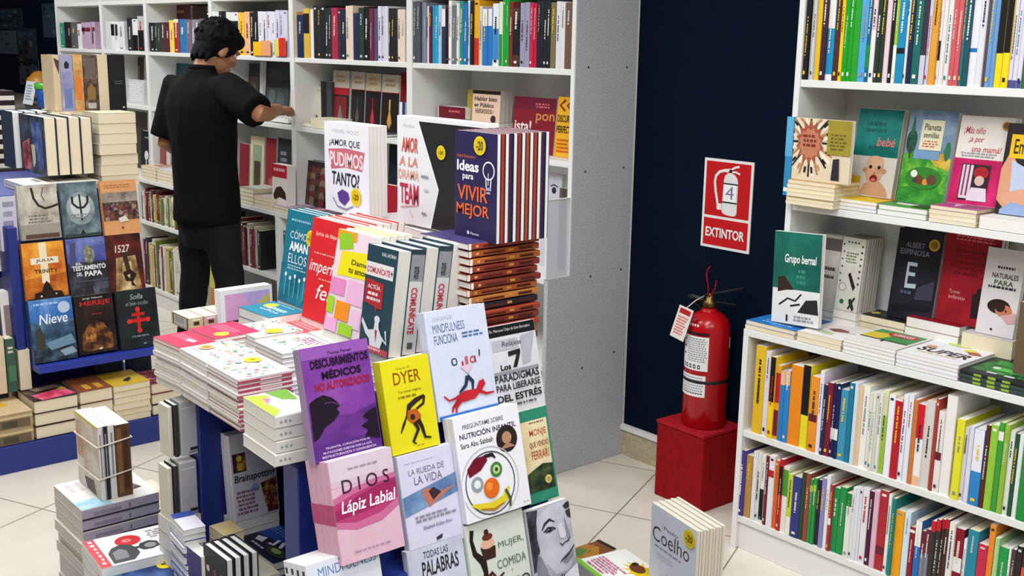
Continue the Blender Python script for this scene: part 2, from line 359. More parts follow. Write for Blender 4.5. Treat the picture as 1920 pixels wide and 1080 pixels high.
def stand(bl, br, tl, plane, lean, t, n, col, label, group, art=(), gap=0.0, sides=None, spine=None, page='w', sart=(), w=None, h=None, hard=False, cols=None, zb=None, under=None):
    """books standing face out. plane = ('y', v) faces the aisle, ('x', v) faces the other way, or (point, normal)"""
    if plane[0] == 'y': p0, nn, U = V((0, plane[1], 0)), V((0, -1, 0)), V((0, math.sin(lean), math.cos(lean)))
    elif plane[0] == 'x': p0, nn, U = V((plane[1], 0, 0)), V((1, 0, 0)), V((-math.sin(lean), 0, math.cos(lean)))
    else: p0, nn, U = plane[0], plane[1], plane[2]
    O, R, U, w0, h0 = fit(bl, br, tl, p0, nn, U); w = w or w0; h = h or h0; N = R.cross(U)
    if zb is not None: ex = (O.z - zb) / U.z; O = O - U * ex; h += ex
    if under is not None:
        k = max(1, math.ceil((O.z - under) / .03)); th = (O.z - under - .002) / k; D = V((-N.x, -N.y, 0)).normalized(); dd = max(.11, (t + gap) * n)
        for i in range(k): q = V((O.x, O.y, O.z - .001 - th * i)); book(q, R, D, w, dd, th - .001, 'd8d2c6', f'{ORD[i + 1]} flat book under the {label}', group, hide='f')
    step = N * (t + gap)
    if plane[0] in ('x', 'y'): step = V((N.x, N.y, 0)).normalized() * ((t + gap) / math.cos(lean))
    for i in range(n):
        o = O - step * i
        book(o, R, U, w, h, t - .0005, cols[i % len(cols)] if cols and i else col, label if i == 0 else f'{ORD[i + 1]} copy behind the {label}', group, art=art if i == 0 else (), spine=spine, page=page, sart=sart, hide='' if i == 0 else 'f', hard=hard)
    return O, R, U, w, h

def spine_x(p0, p1, ytop, ybot, x, col, label, group, depth=.14, sart=(), page='c', hard=True, zb=None):
    """a book standing with its spine towards +X, from the left and right pixel of the spine"""
    a, b = at(p0, ybot, 'x', x), at(p1, ybot, 'x', x); h = at(p1, ytop, 'x', x).z - b.z
    book((x, b.y - .0005, b.z if zb is None else zb), (-1, 0, 0), (0, 0, 1), depth, h, b.y - a.y - .001, col, label, group, sart=sart, page=page, hard=hard)
# ================================================================== the room
YW = 3.162
fm = bpy.data.materials.new('cream_floor_tiles'); fm.use_nodes = True; nt = fm.node_tree; bs = nt.nodes['Principled BSDF']; bs.inputs['Roughness'].default_value = 0.28
tc = nt.nodes.new('ShaderNodeTexCoord'); mp = nt.nodes.new('ShaderNodeMapping'); br = nt.nodes.new('ShaderNodeTexBrick')
cx, cy = at(1157, 963, 'z', 0).xy; ang = math.radians(24)
mp.vector_type = 'TEXTURE'; mp.inputs['Location'].default_value = (cx, cy, 0); mp.inputs['Rotation'].default_value = (0, 0, ang)
br.offset = 0.0; br.inputs['Scale'].default_value = 1.0; br.inputs['Brick Width'].default_value = 0.45; br.inputs['Row Height'].default_value = 0.45; br.inputs['Mortar Size'].default_value = 0.0028
br.inputs['Color1'].default_value = (*lin('ddd5c7'), 1); br.inputs['Color2'].default_value = (*lin('d8cfc0'), 1); br.inputs['Mortar'].default_value = (*lin('857c68'), 1)
nz = nt.nodes.new('ShaderNodeTexNoise'); nz.inputs['Scale'].default_value = 9; nz.inputs['Detail'].default_value = 6; mx = nt.nodes.new('ShaderNodeMixRGB'); mx.blend_type = 'OVERLAY'; mx.inputs[0].default_value = .22
L = nt.links; L.new(tc.outputs['Object'], mp.inputs[0]); L.new(mp.outputs[0], br.inputs['Vector']); L.new(br.outputs['Color'], mx.inputs[1]); L.new(tc.outputs['Object'], nz.inputs['Vector']); L.new(nz.outputs['Fac'], mx.inputs[2]); L.new(mx.outputs[0], bs.inputs['Base Color'])
def struct(name, a, b, m): return tag(part(name, a, b, m, None, 0), kind='structure')
struct('floor', (-11, -3, -.1), (3.5, 3.4, 0), fm)
struct('ceiling', (-11, -3, 2.78), (3.5, 3.4, 2.88), surf('ceiling_paint', 'e8e8e6', .8, 30, .1))
struct('wall_back', (-11, YW, 0), (3.5, YW + .1, 2.78), surf('dark_blue_wall_paint', '020f22', .85, 14, .35, spec=.1))
struct('wall_left', (-11.1, -3, 0), (-11, 3.4, 2.78), surf('dark_wall_paint', '15161c', .7, 14, .3))
tile = surf('beige_skirting_tile', 'b9ad8e', .4, 40, .5)
q = MB(); x = -3.0
while x < -1.6: q.box((x, YW - .012, 0), (x + .448, YW, .108), tile); x += .45
q.box((-3.0, YW - .02, .108), (-1.6, YW, .128), surf('white_trim', 'e9e8e4', .4, 60, .1)); tag(q.build('baseboard_back'), kind='structure')

# ================================================================== white bookcases along the back wall
YF, YB, YC = 2.832, 3.152, 2.726
ZC, Z1, Z2, Z3 = .773, 1.195, 1.528, 1.83
SH = .022
def unit(x0, x1, label, yf, yc, shelves, base_shelves, zc, top, xb0=None, xb1=None, last=False, low=.11):
    xb0 = x0 if xb0 is None else xb0; xb1 = x1 if xb1 is None else xb1; d = .02
    e = empty('bookcase', ((x0 + x1) / 2, yf, 0), label, 'bookcase', 'white laminate bookcases'); o = V(((x0 + x1) / 2, yf, 0))
    def pt(n, a, b, m=LAMI, bev=.0015): return part(n, tuple(V(a) - o), tuple(V(b) - o), m, e, bev)
    pt('back_panel', (x0, YB, 0), (x1, YB + .008, top), LAMI, 0)
    pt('side_panel', (x0, yf, zc), (x0 + d, YB, top)); side = PANEL if last else LAMI
    pt('side_panel', (x1 - d, yf + (.006 if last else 0), zc), (x1, YB, top), side)
    if last: pt('edge_strip', (x1 - d, yf, zc), (x1, yf + .006, top))
    pt('base_side', (xb0, yc, 0), (xb0 + d, YB, zc - SH)); pt('base_side', (xb1 - d, yc, 0), (xb1, YB, zc - SH + (SH if last else 0)), side)
    pt('counter_top', (xb0, yc, zc - SH), (xb1 - (d + .001 if last else 0), YB, zc))
    for z in shelves: pt('shelf', (x0 + d, yf + .004, z - SH), (x1 - d, YB, z))
    for z in base_shelves: pt('base_shelf', (xb0 + d, yc + .004, z - SH), (xb1 - d, YB, z))
    pt('bottom_shelf', (xb0 + d, yc + .004, low - SH), (xb1 - d, YB, low)); pt('kick_board', (xb0 + d, yc + .012, 0), (xb1 - d, yc + .03, low - SH))
    return e
XS = [-8.26, -7.42, -6.72, -5.85, -4.98, -3.99, -2.973]
WH = ['at the far end beside the dark wall', 'second along from the dark wall', 'third along, behind the tall cream stack', 'behind the man in black', 'where the hand of the man in black reaches', 'with the speckled grey end panel and screws']
UN = []
for i in range(6):
    UN.append(unit(XS[i], XS[i + 1], f'white bookcase unit on the back wall, {WH[i]}', YF, YC, [Z1, Z2, Z3], [.515 if i < 3 else .44], ZC, 2.35, last=i == 5))
scm = surf('screw_steel', '6c6e74', .35, 50, .1, metal=.8)
o5 = V(((XS[5] + XS[6]) / 2, YF, 0))
for px, py in [(1103, 126), (1175, 126), (1097, 322), (1169, 314), (1107, 518), (1164, 505), (1091, 690), (1151, 660)]:
    p = at(px, py, 'x', XS[6]); q = MB(); q.lathe([(.0045, 0), (.0045, .001), (.002, .0016)], scm, 12); s_ = q.build('screw', UN[5]); s_.location = p - o5; s_.rotation_euler = (0, math.pi / 2, 0)
# clear guard standing on the counter's end
ag = bpy.data.materials.new('frosted_acrylic'); ag.use_nodes = True; b_ = ag.node_tree.nodes['Principled BSDF']; b_.inputs['Base Color'].default_value = (*lin('d9dbe4'), 1); b_.inputs['Roughness'].default_value = .25; b_.inputs['Alpha'].default_value = .62
q = MB(); g0, g1 = 2.72, 2.831
g = empty('side_guard', (XS[6] - .008, g0, ZC), 'translucent acrylic side guard with white edges standing on the bookcase counter end', 'guard')
part('acrylic_sheet', (-.002, .004, .004), (.002, g1 - g0, .29), ag, g, 0)
part('edge_trim', (-.005, 0, 0), (.005, .004, .294), LAMI, g, 0); part('edge_trim', (-.005, .004, .29), (.005, g1 - g0, .294), LAMI, g, 0); part('edge_trim', (-.005, .004, 0), (.005, g1 - g0, .004), LAMI, g, 0)

# right-hand bookcase
RF, RC, RX = 2.90, 2.82, -2.08
RZ = dict(a=1.15, b=1.524, c=.744, d=.41, e=.115)
RB = unit(RX, -.86, 'white bookcase beside the red fire extinguisher, full of health and baby books', RF, RC, [RZ['a'], RZ['b'], 1.86], [RZ['d']], RZ['c'], 2.35, xb0=-2.15, xb1=-.83, low=RZ['e'])

# ================================================================== fire point
red_p = surf('red_pedestal_paint', '8c0912', .7, 45, .45, bump=.25, spec=.15)
pd = empty('pedestal', (-2.49, 3.045, 0), 'red painted wooden pedestal box under the fire extinguisher', 'pedestal', rz=math.radians(-2))
part('box_body', (-.115, -.1, 0), (.11, .1, .278), red_p, pd, .004); part('top_board', (-.118, -.103, .278), (.113, .103, .29), surf('red_top_paint', 'a01822', .7, 45, .4, spec=.15), pd, .003)
er = surf('extinguisher_red_enamel', 'ac0812', .22, 20, .08, spec=.4); blk = surf('black_rubber', '131316', .5, 60, .2); brass = surf('brass', '6f5a34', .35, 50, .2, metal=.9); stl = surf('dull_steel', '26262a', .4, 50, .2, metal=.7)
ex = empty('fire_extinguisher', (-2.475, 3.045, .29), 'red fire extinguisher with paper labels standing on the red pedestal', 'fire extinguisher', rz=math.radians(-42))
q = MB(); q.lathe([(.074, 0), (.078, .004), (.078, .345), (.076, .365), (.068, .388), (.052, .405), (.033, .415), (.026, .418), (.026, .428)], er, 56); q.build('cylinder', ex)
q = MB(); q.lathe([(.0785, .168), (.0795, .169), (.0795, .179), (.0785, .18)], blk, 56); q.build('rubber_band', ex)
q = MB(); q.lathe([(.022, .428), (.024, .436), (.024, .452), (.016, .458), (.014, .478), (.011, .482)], brass, 24); vl = q.build('valve', ex)
def bent(mb, a0, a1, z0, z1, m, r=.0788):
    vs, fs = [], []
    for i in range(15):
        a = a0 + (a1 - a0) * i / 14
        for z in (z0, z1): vs.append((r * math.cos(a), r * math.sin(a), z))
    for i in range(14): fs.append((2 * i, 2 * i + 2, 2 * i + 3, 2 * i + 1))
    mb.add(vs, fs, m)
A0 = math.radians(-54)                       # labels wrap round this side of the cylinder
rn = random.Random(5); q = MB(); bent(q, A0 - .85, A0 + .85, .215, .338, mat('W')); bent(q, A0 - .85, A0 + .85, .343, .352, mat('K'), .079)
for i in range(11):
    a = A0 - .2
    while a < A0 + .7: w_ = rn.uniform(.05, .14); bent(q, a, min(a + w_, A0 + .8), .327 - i * .008, .331 - i * .008, mat('G'), .0791); a += w_ + .03
for i in range(3): bent(q, A0 - .5, A0 - .36, .318 - i * .026, .326 - i * .026, mat('K'), .0791)
for i in range(5):
    a = A0 - .5 + i * .22; bent(q, a, a + .13, .222, .226, mat('K'), .0791); bent(q, a, a + .03, .222, .236, mat('K'), .0791); bent(q, a + .1, a + .13, .222, .236, mat('K'), .0791); bent(q, a, a + .13, .232, .236, mat('K'), .0791)
tag(q.build('instruction_label', ex), 'white printed label with pictograms')
q = MB(); bent(q, A0 - .78, A0 + .78, .12, .198, mat('W'))
for i in range(7):
    a = A0 - .45
    while a < A0 + .62: w_ = rn.uniform(.05, .12); bent(q, a, min(a + w_, A0 + .72), .187 - i * .0095, .191 - i * .0095, mat('G' if i < 6 else 'K'), .0791); a += w_ + .03
tag(q.build('service_label', ex), 'smaller white service label')
q = MB(); bent(q, A0 + 2.05, A0 + 2.4, .29, .33, mat('W')); q.build('side_sticker', ex)
q = MB()
for i in range(5): bent(q, A0 - .35 + i * .15, A0 - .26 + i * .15, .372, .381, mat('W'), .0755 - .0)
q.build('painted_mark', ex)
q = MB(); q.obox(V((-.012, -.02, .47)), V((.024, 0, 0)), V((0, .135, .028)), V((0, -.002, .008)), stl); q.build('top_lever', vl, .002)
q = MB(); q.obox(V((-.012, -.015, .452)), V((.024, 0, 0)), V((0, .105, -.012)), V((0, 0, .006)), stl); q.build('carry_handle', vl, .002)
q = MB(); q.tube([(.012, -.005, .468), (.004, -.012, .52), (-.004, -.016, .545), (-.012, -.012, .562), (-.004, -.004, .575)], .0028, red_p, 8); q.tube([(.012, -.005, .468), (.02, .012, .5), (.016, .016, .53)], .0025, red_p, 8); q.build('seal_pin', vl)
q = MB(); q.tube([(0, -.02, .455), (-.03, -.055, .462), (-.075, -.06, .452), (-.1, -.03, .425), (-.105, .01, .38), (-.1, .03, .3), (-.096, .035, .2), (-.096, .035, .08)], .009, blk, 12); q.build('hose', ex)
# inspection tag hanging from the valve
tg = MB(); tgm = surf('tag_card', 'eadfd6', .6, 40, .1)
tp = [at(*p_, 'y', 2.955) for p_ in ((1275, 571), (1301, 583), (1281, 641), (1256, 628))]
inv = ex.matrix_world.copy(); bpy.context.view_layer.update(); inv = ex.matrix_world.inverted()
lp = [inv @ p_ for p_ in tp]; nrm = (lp[1] - lp[0]).cross(lp[3] - lp[0]).normalized() * .001
tg.add(lp + [p_ - nrm for p_ in lp], [(0, 1, 2, 3), (7, 6, 5, 4), (0, 4, 5, 1), (1, 5, 6, 2), (2, 6, 7, 3), (3, 7, 4, 0)], tgm)
def tgp(u, v, e): return lp[0] + (lp[1] - lp[0]) * u + (lp[3] - lp[0]) * v - nrm.normalized() * -e
draw(tg, [('r', .12, .06, .88, .22, 'R'), ('l', .12, .3, .88, .9, 7, 'SA')], tgp, .45); draw(tg, [('r', .12, .06, .88, .22, 'R'), ('l', .12, .3, .88, .9, 7, 'SA')], lambda u, v, e: tgp(u, v, -e - .001), .45)
tgo = tg.build('inspection_tag', ex)
q = MB(); q.tube([(0, -.02, .47), (lp[0] + lp[1]) / 2 * .5 + V((0, -.01, .24)), (lp[0] + lp[1]) / 2], .0016, mat('W'), 6); q.build('tag_string', tgo)

# sign
sg = MB(); p0_, p1_, p2_ = at(1323, 295, 'y', YW - .004), at(1415, 308, 'y', YW - .004), at(1313, 460, 'y', YW - .004)
sw, shh = p1_.x - p0_.x, p0_.z - p2_.z; so = V((p2_.x + .001, YW - .004, p2_.z))
sg.box((0, 0, 0), (sw, .004, shh), mat('W', .3))
art = [('r', .045, .03, .955, .635, 'c3141c'), ('r', .045, .665, .955, .97, 'c3141c'),
       ('s', [(.5, .125), (.42, .12), (.32, .14), (.25, .19), (.235, .26), (.26, .36), (.3, .46), (.33, .545)], .045, 'W'),
       ('p', [(.42, .22), (.44, .175), (.5, .145), (.56, .14), (.64, .16), (.69, .195), (.71, .24), (.71, .58), (.69, .605), (.63, .615), (.5, .61), (.43, .595), (.405, .575)], 'e3e1e2'),
       ('r', .3, .49, .4, .56, 'W'), ('s', [(.42, .115), (.56, .105), (.64, .075), (.72, .062)], .035, 'W'), ('s', [(.56, .13), (.66, .125), (.74, .145)], .03, 'W'), ('c', .555, .12, .03, 'K'),
       ('r', .415, .255, .71, .27, 'K'), ('r', .415, .46, .71, .475, 'K'), ('r', .425, .27, .69, .46, 'f4f3f4'), ('t', .47, .29, .64, .43, '4', '7c7f90', .02),
       ('t', .1, .765, .9, .875, 'EXTINTOR', 'W', .035)]
art[-2] = ('t', .47, .29, .64, .43, '4', '7c7f90', (.015,)) if False else art[-2][:7]; art[-1] = ('t', .1, .765, .9, .875, 'EXTINTOR', 'W', (.03, 0))
draw(sg, art, lambda u, v, e: (u * sw, -e, (1 - v) * shh), sw / shh)
o_ = sg.build('fire_extinguisher_sign', loc=so); tag(o_, 'red and white EXTINTOR sign with extinguisher pictogram on the blue wall', 'sign')

# far dark wall: faint posters and a little table
for k, (a_, b_, c_, hh, lb) in enumerate([((0, 55), (40, 15), '24343f', .0, 'faint bluish poster hanging highest on the far dark wall'), ((0, 100), (28, 57), '4d5a68', 0, 'pale grey framed poster low on the far dark wall'), ((35, 125), (66, 53), '2c343a', 0, 'dark collage poster of small pictures on the far dark wall'), ((82, 70), (104, 6), '31444e', 0, 'narrow grey poster hanging beside the white bookcase end'), ((38, 158), (72, 115), '4a4448', 0, 'grey poster with a dark head drawing on the far dark wall')]):
    A_, B_ = at(*a_, 'y', YW - .005), at(*b_, 'y', YW - .005); q = MB(); w_, h_ = B_.x - A_.x, B_.z - A_.z
    q.box((0, 0, 0), (w_, .005, h_), mat(c_, .6)); rn = random.Random(k)
    draw(q, [('r', .08, .06, .92, .94, c_)] + [('r', .1 + .28 * i, .1 + .22 * j, .1 + .28 * i + rn.uniform(.1, .24), .1 + .22 * j + rn.uniform(.06, .16), rn.choice(['3a4a52', '55606a', '1c2228', '2b5560'])) for i in range(3) for j in range(4)], lambda u, v, e: (u * w_, -e, (1 - v) * h_), max(w_ / h_, .2))
    tag(q.build('poster', loc=A_), lb, 'poster')
dkw = surf('dark_wood', '2d2426', .5, 40, .3)
tb = empty('side_table', (-9.25, 2.6, 0), 'dark low side table against the far dark wall', 'table')
part('table_top', (-1.0, -.25, 1.1), (.85, .5, 1.13), surf('grey_table_top', '6d6862', .5, 40, .3), tb, .003)
for sx in (-.95, .8):
    for sy in (-.2, .45): part('leg', (sx, sy, 0), (sx + .05, sy + .04, 1.1), dkw, tb)
def card(px, py, w, h, c, lb, y=2.62, lean=.2):
    p = at(px, py, 'y', y); p.z = 1.13; e = empty('card_holder', p, lb, 'card'); q = MB()
    q.obox(V((0, 0, .004)), V((w, 0, 0)), V((0, .004, 0)), V((.02, h * lean, h)), mat(c, .5)); draw(q, [('l', .15, .15, .85, .85, 6, 'G')], lambda u, v, e_: (u * w + .02 * (1 - v), h * lean * (1 - v) - e_, .004 + (1 - v) * h), w / h); q.build('card', e)
    part('foot', (0, 0, 0), (w, .05, .004), mat('K'), e, 0)
card(42, 187, .2, .16, 'e4edf0', 'white leaflet card standing on the dark side table'); card(72, 187, .07, .15, 'e9eef0', 'narrow white leaflet beside a blue mug on the side table')
pm = at(92, 187, 'y', 2.62); pm.z = 1.13; mg = empty('mug', pm, 'tall blue tumbler with a coloured rim on the side table', 'mug')
q = MB(); q.lathe([(.06, 0), (.075, .02), (.085, .16), (.08, .16), (.07, .02)], surf('blue_ceramic', '1b4f9c', .3, 30, .2), 28); q.build('tumbler_body', mg)
q = MB(); q.lathe([(.086, .13), (.088, .135), (.088, .17), (.08, .17)], surf('green_glaze', '4ba52f', .3, 30, .2), 28); q.build('rim', mg)
pm = at(74, 150, 'y', 2.9); pm.z = 1.13; o_ = empty('toy_ball', pm, 'small orange and yellow ball ornament on the far side table', 'ornament')
q = MB(); q.lathe([(.02, 0), (.075, .03), (.1, .09), (.09, .16), (.04, .21), (.005, .22)], surf('orange_plastic', 'c98a2a', .35, 8, .5), 24); q.build('ball_body', o_); q = MB(); q.lathe([(.101, .08), (.103, .09), (.101, .1)], mat('R'), 24); q.build('ball_stripe', o_)
# ================================================================== rows of books, spines out
def lineb(x0, y0, k): return lambda px: y0 + k * (px - x0)
spine_row([(205,250,None,'GW'),(252,286,None,'K'),(286,330,None,'GW*2'),(332,374,None,'Y'),(376,414,None,'3d2230'),(414,474,None,'CY/W:0-.42/W:.93-1'),(475,514,None,'4c2a2c'),(515,542,None,'Y'),(542,612,None,'1d9a22*2'),(612,660,None,'2a9c2c'),(660,714,None,'4fa3d8'),(715,742,None,'1f5f7c/GR:.6-.85'),(742,780,None,'P/W:.45-1'),(780,845,None,'26352c*2'),(845,886,None,'P'),(886,918,None,'K'),(916,942,None,'LG/W:.6-1'),(942,1000,None,'1a87b4/K:.63-.69'),(1001,1020,None,'W'),(1020,1060,None,'N'),(1060,1120,None,'1a6460'),(1120,1160,None,'3a2f40/L:.7-1'),(1160,1188,None,'L'),(1188,1236,None,'dd9a35'),(1236,1266,None,'W/K:.55-.75'),(1266,1336,None,'e2dcda*2'),(1336,1415,None,'cd5c62*2'),(1416,1440,None,'2f6c76'),(1440,1480,None,'214f5c'),(1480,1540,None,'e3e4ea/B:.62-.66'),(1540,1592,None,'dcdce2'),(1592,1612,None,'5d4648'),(1612,1682,None,'6a97c8*2'),(1682,1734,None,'efd21b/K:0-.66'),(1734,1784,None,'f0d420/K:0-.66'),(1786,1888,None,'d9d3e2/4a4c8c:.92-1*3'),(1890,1935,None,'2c6f3a'),(1940,2010,None,'GW*2'),(2015,2080,None,'B'),(2085,2200,None,'W*3')],
          1440, 0, 4, lineb(1490, 144, .065), RF, RZ['b'], 'on the top shelf near extinguisher', 'books on the top shelf by the extinguisher', hdef=.262, seed=11)
spine_row([(100,165,300,'e0b424'),(166,200,335,'d9d4d6'),(200,234,372,'f0c81e/K:0-.55'),(236,270,432,'e2a22a/R:.1-.5/M:.6-.95'),(271,300,470,'2b7cc0/PE:0-.2'),(300,333,470,'2b80c4/PE:0-.2'),(335,412,425,'e8881c'),(414,464,432,'e4d82a/K:0-.6'),(466,522,500,'e9912a/M:.5-.6'),(523,550,470,'e6dfee'),(551,574,556,'1f2f4c'),(575,612,540,'7d1f35'),(612,640,545,'2b2350/W:.6-.75'),(640,664,555,'1d2450/W:.6-.75'),(665,714,592,'3f93b4'),(715,748,546,'1f7896'),(750,775,545,'cfdbe4'),(776,806,562,'e3c39a'),(807,850,562,'ecebe4'),(851,936,616,'e2e0d6*4'),(937,972,592,'d8dca8/LG:.3-1'),(975,1015,620,'eceaf0'),(1016,1066,640,'b3202c/W:0-.03'),(1067,1100,622,'e8e6ee'),(1101,1134,616,'e4e4ee'),(1136,1164,652,'c9763a'),(1165,1214,686,'ece8e4/C9202c:0-.42/PE:.88-1'.replace('C9','c9')),(1216,1276,664,'d5cfca'),(1277,1300,655,'a23a30'),(1301,1342,738,'e4dedb/M:.5-.6'),(1345,1412,622,'e9e5e2'),(1422,1474,788,'dfdb2e'),(1476,1538,840,'d8d6e4*2'),(1540,1608,840,'2f83c2/e6e4ee:0-.55'),(1610,1640,830,'5a2a26'),(1641,1690,820,'8fc23c'),(1692,1728,800,'3f9a3c/W:.1-.2'),(1728,1762,810,'8fb43c'),(1765,1800,850,'dcded8'),(1801,1828,885,'26503c'),(1829,1860,890,'dbe2dc'),(1861,1935,888,'1f8a36'),(1945,2010,900,'W*2'),(2015,2100,880,'B*2')],
          1380, 560, 3.556, lineb(1395, 800, .34), RC, RZ['d'], 'on the upper base shelf near extinguisher', 'books on the upper base shelf by the extinguisher', depth=(.17, .2), seed=12)
spine_row([(68,108,205,'4a3a86'),(110,154,232,'b98a4a'),(155,180,215,'e0dedb'),(180,206,220,'e6e4df'),(207,234,240,'e3e0dc/K:.5-.95'),(235,254,238,'6f1f2a'),(255,290,240,'e3dfe4/R:.2-.3'),(272,320,262,'d4661e'),(321,344,258,'R/K:.1-.5'),(344,382,310,'e6e6d8/4c9a34:.05-.45'),(383,410,360,'c8cf3a/W:.7-1'),(411,464,372,'333a80'),(465,490,352,'2c4a30'),(491,518,350,'95463c'),(519,560,390,'2c8f42/LG:.1-.2*2'),(561,590,392,'33294a'),(591,620,388,'8b86b4'),(621,644,362,'e7e4ea'),(645,664,430,'a8343c/W:.5-.6'),(665,750,440,'259048*2'),(752,786,480,'e2e4d8/1f7a34:0-.2'),(787,850,442,'dfdfe6*3'),(851,890,452,'e2dfe4'),(891,920,470,'4d1c34'),(921,954,460,'d9b0c4'),(956,1010,462,'ad2a34/M:.7-.8'),(1011,1034,490,'e6e9e6'),(1035,1060,512,'1b7d76'),(1061,1120,592,'eda21c'),(1121,1160,600,'cfe0ea'),(1161,1194,692,'8f1f2c/W:.05-.1'),(1196,1235,652,'2b6cb8/W:0-.4'),(1236,1290,720,'7f7f8c/M:0-.4*2'),(1291,1320,652,'3a3432/C3202c:0-.15'.replace('C3','c3')),(1321,1350,652,'3a3432/c3202c:0-.15'),(1351,1400,652,'4a2f2c/R:0-.12*2'),(1401,1440,662,'e6e0d8'),(1441,1500,702,'86182c/W:.4-.6'),(1501,1520,782,'e6e8ea'),(1521,1590,712,'26869c'),(1591,1650,800,'c32a48'),(1651,1690,672,'e6872e'),(1691,1720,762,'a3cf8a'),(1721,1782,822,'26984a'),(1783,1800,830,'eceef0'),(1801,1830,832,'4c3a38'),(1831,1870,822,'2f2628'),(1871,1935,735,'4c2f24/d4562c:.35-1'),(1940,2100,800,'W*3')],
          1360, 780, 3.4286, lineb(1380, 962, .335), RC, RZ['e'], 'on the lowest shelf near extinguisher', 'books on the lowest shelf by the extinguisher', depth=(.17, .2), seed=13)
# back wall, top row of each unit
bp = 'on the top shelf '
spine_row([(56,110,12,'4c5058*2'),(111,154,12,'7d8498*2'),(156,175,40,'ece6ea'),(176,195,52,'5d1f34'),(196,245,42,'2b9ac4*2'),(246,270,36,'a7c3dc'),(271,299,70,'27344e/W:0-.32'),(300,320,40,'4c1f2c'),(322,344,0,'efefec'),(346,380,36,'6c7478'),(381,400,20,'dde0dc'),(401,434,14,'1f8a86'),(436,464,30,'2a6fb8'),(466,480,0,'e4e6ea'),(482,508,10,'K'),(510,550,-2,'eaa81c/c43020:.58-1'),(551,574,40,'cfcdc0'),(576,612,70,'2a74bc/W:0-.3'),(613,648,70,'2a74bc/W:0-.3'),(651,698,30,'e6e8ee/3f86c8:.4-.9'),(700,724,15,'e2e6c8/1f8a3c:.5-1'),(725,770,0,'1fa03c*2'),(772,800,12,'7a3026'),(801,852,60,'4a3428/K:.2-.8'),(856,926,22,'9a98b4*2'),(928,978,22,'c32448*2'),(984,1030,10,'201f26*2'),(1031,1080,10,'1c2024*2'),(1082,1122,20,'7a6f4a'),(1124,1190,14,'dcdadc*2'),(1191,1240,20,'6f5040')],
          760, 0, 4, lineb(770, 112, .024), YF, Z2, 'on top shelf beside the end panel', 'books on the top shelf by the grey end panel', seed=21)
spine_row([(130,150,84,'e0b070'),(151,198,108,'1d2c50'),(200,244,60,'d8b03c/K:.1-.5'),(246,274,70,'e6e2dc'),(276,330,44,'26262c*2'),(331,362,44,'1f1f24'),(363,408,60,'2b2b30*2'),(410,455,56,'a82a48'),(457,480,70,'332f38'),(481,515,70,'22243c'),(516,570,40,'e3cdb8*2'),(571,610,100,'1f2a52'),(611,650,54,'243a30'),(651,690,50,'K'),(691,720,60,'6c2836'),(721,752,60,'5c4c74'),(755,830,44,'d8d4e2*3'),(832,900,66,'222226*3'),(901,956,66,'e3cfc0*2')],
          520, 0, 4, lineb(545, 106, .045), YF, Z2, bp + 'right of the hand', 'dark paperbacks on the top shelf', seed=22)
spine_row([(600,640,90,'K*2'),(641,690,86,'e2e0dc*2'),(692,742,86,'2c2c30*2'),(745,834,88,'e4e2de/K:.2-.4*3'),(836,880,90,'efb83a'),(881,920,90,'e9b48c'),(921,980,90,'1d1d22*2'),(982,1110,84,'dedce6*4'),(1112,1200,80,'d4cfe2*3')],
          240, 0, 4, lineb(440, 105, .02), YF, Z2, bp + 'behind the man', 'books on the top shelf behind the man', seed=23)
spine_row([(1104,1165,172,'26242a*2'),(1166,1210,172,'2c4032*2'),(1211,1250,170,'4a342e'),(1251,1276,170,'5d2436'),(1277,1310,148,'ecd060'),(1311,1348,146,'9a3a30/C:0-.1'),(1350,1400,146,'2578b0'),(1401,1440,144,'75687c'),(1441,1500,150,'8a8490*2'),(1501,1545,140,'6c6068')],
          0, 0, 4, lineb(280, 100, .02), YF, Z2, bp + 'left of the man', 'books on the top shelf left of the man', seed=24)
spine_row([(800,840,160,'d2cfd2'),(841,890,162,'e4e4e6/K:.1-.5*2'),(891,940,166,'dcdce0'),(962,1000,130,'2b2c34'),(1001,1040,140,'e2e2e0/K:.5-1'),(1041,1085,120,'b8bcba/K:.4-1')],
          0, 0, 4, lineb(200, 96, .02), YF, Z2, bp + 'next to the farthest', 'books on the far top shelf', seed=25)
spine_row([(460,490,170,'2f8a78'),(492,540,168,'2a2428*2'),(541,580,172,'5c5a62'),(581,620,180,'e0e2de'),(621,720,165,'b8a0b4/M:.2-.35*3')],
          0, 0, 4, lineb(110, 95, .02), YF, Z2, bp + 'at the far end', 'books on the farthest top shelf', seed=26)
stand((322, 100), (358, 100), (322, 11), ('y', 3.02), .03, .05, 1, '5a2436', 'maroon box book standing taller behind the row left of the man', 'books on the top shelf left of the man', art=(('l', .3, .1, .8, .2, 1, 'TN'),))
stand((362, 100), (388, 100), (362, 12), ('y', 3.02), .03, .05, 1, '3c1a22', 'dark maroon book standing taller behind the row by the man\'s hair', 'books on the top shelf left of the man')
# yellow and red booklets in front of the white row
for k, (a, b, y0, c, lb) in enumerate([(475, 490, 78, 'efb81e', 'small yellow booklet before the white spines behind the man'), (490, 507, 76, 'e8a070', 'small peach booklet beside the yellow one behind the man'), (514, 523, 74, 'd8d070', 'small pale green booklet before the white spines'), (523, 535, 71, 'd8301e', 'small red booklet before the white spines')]):
    stand((a, 104 + k * .5), (b, 104.4 + k * .5), (a, y0), ('y', YF - .004), 0, .004, 1, c, lb, 'booklets before the white spines')
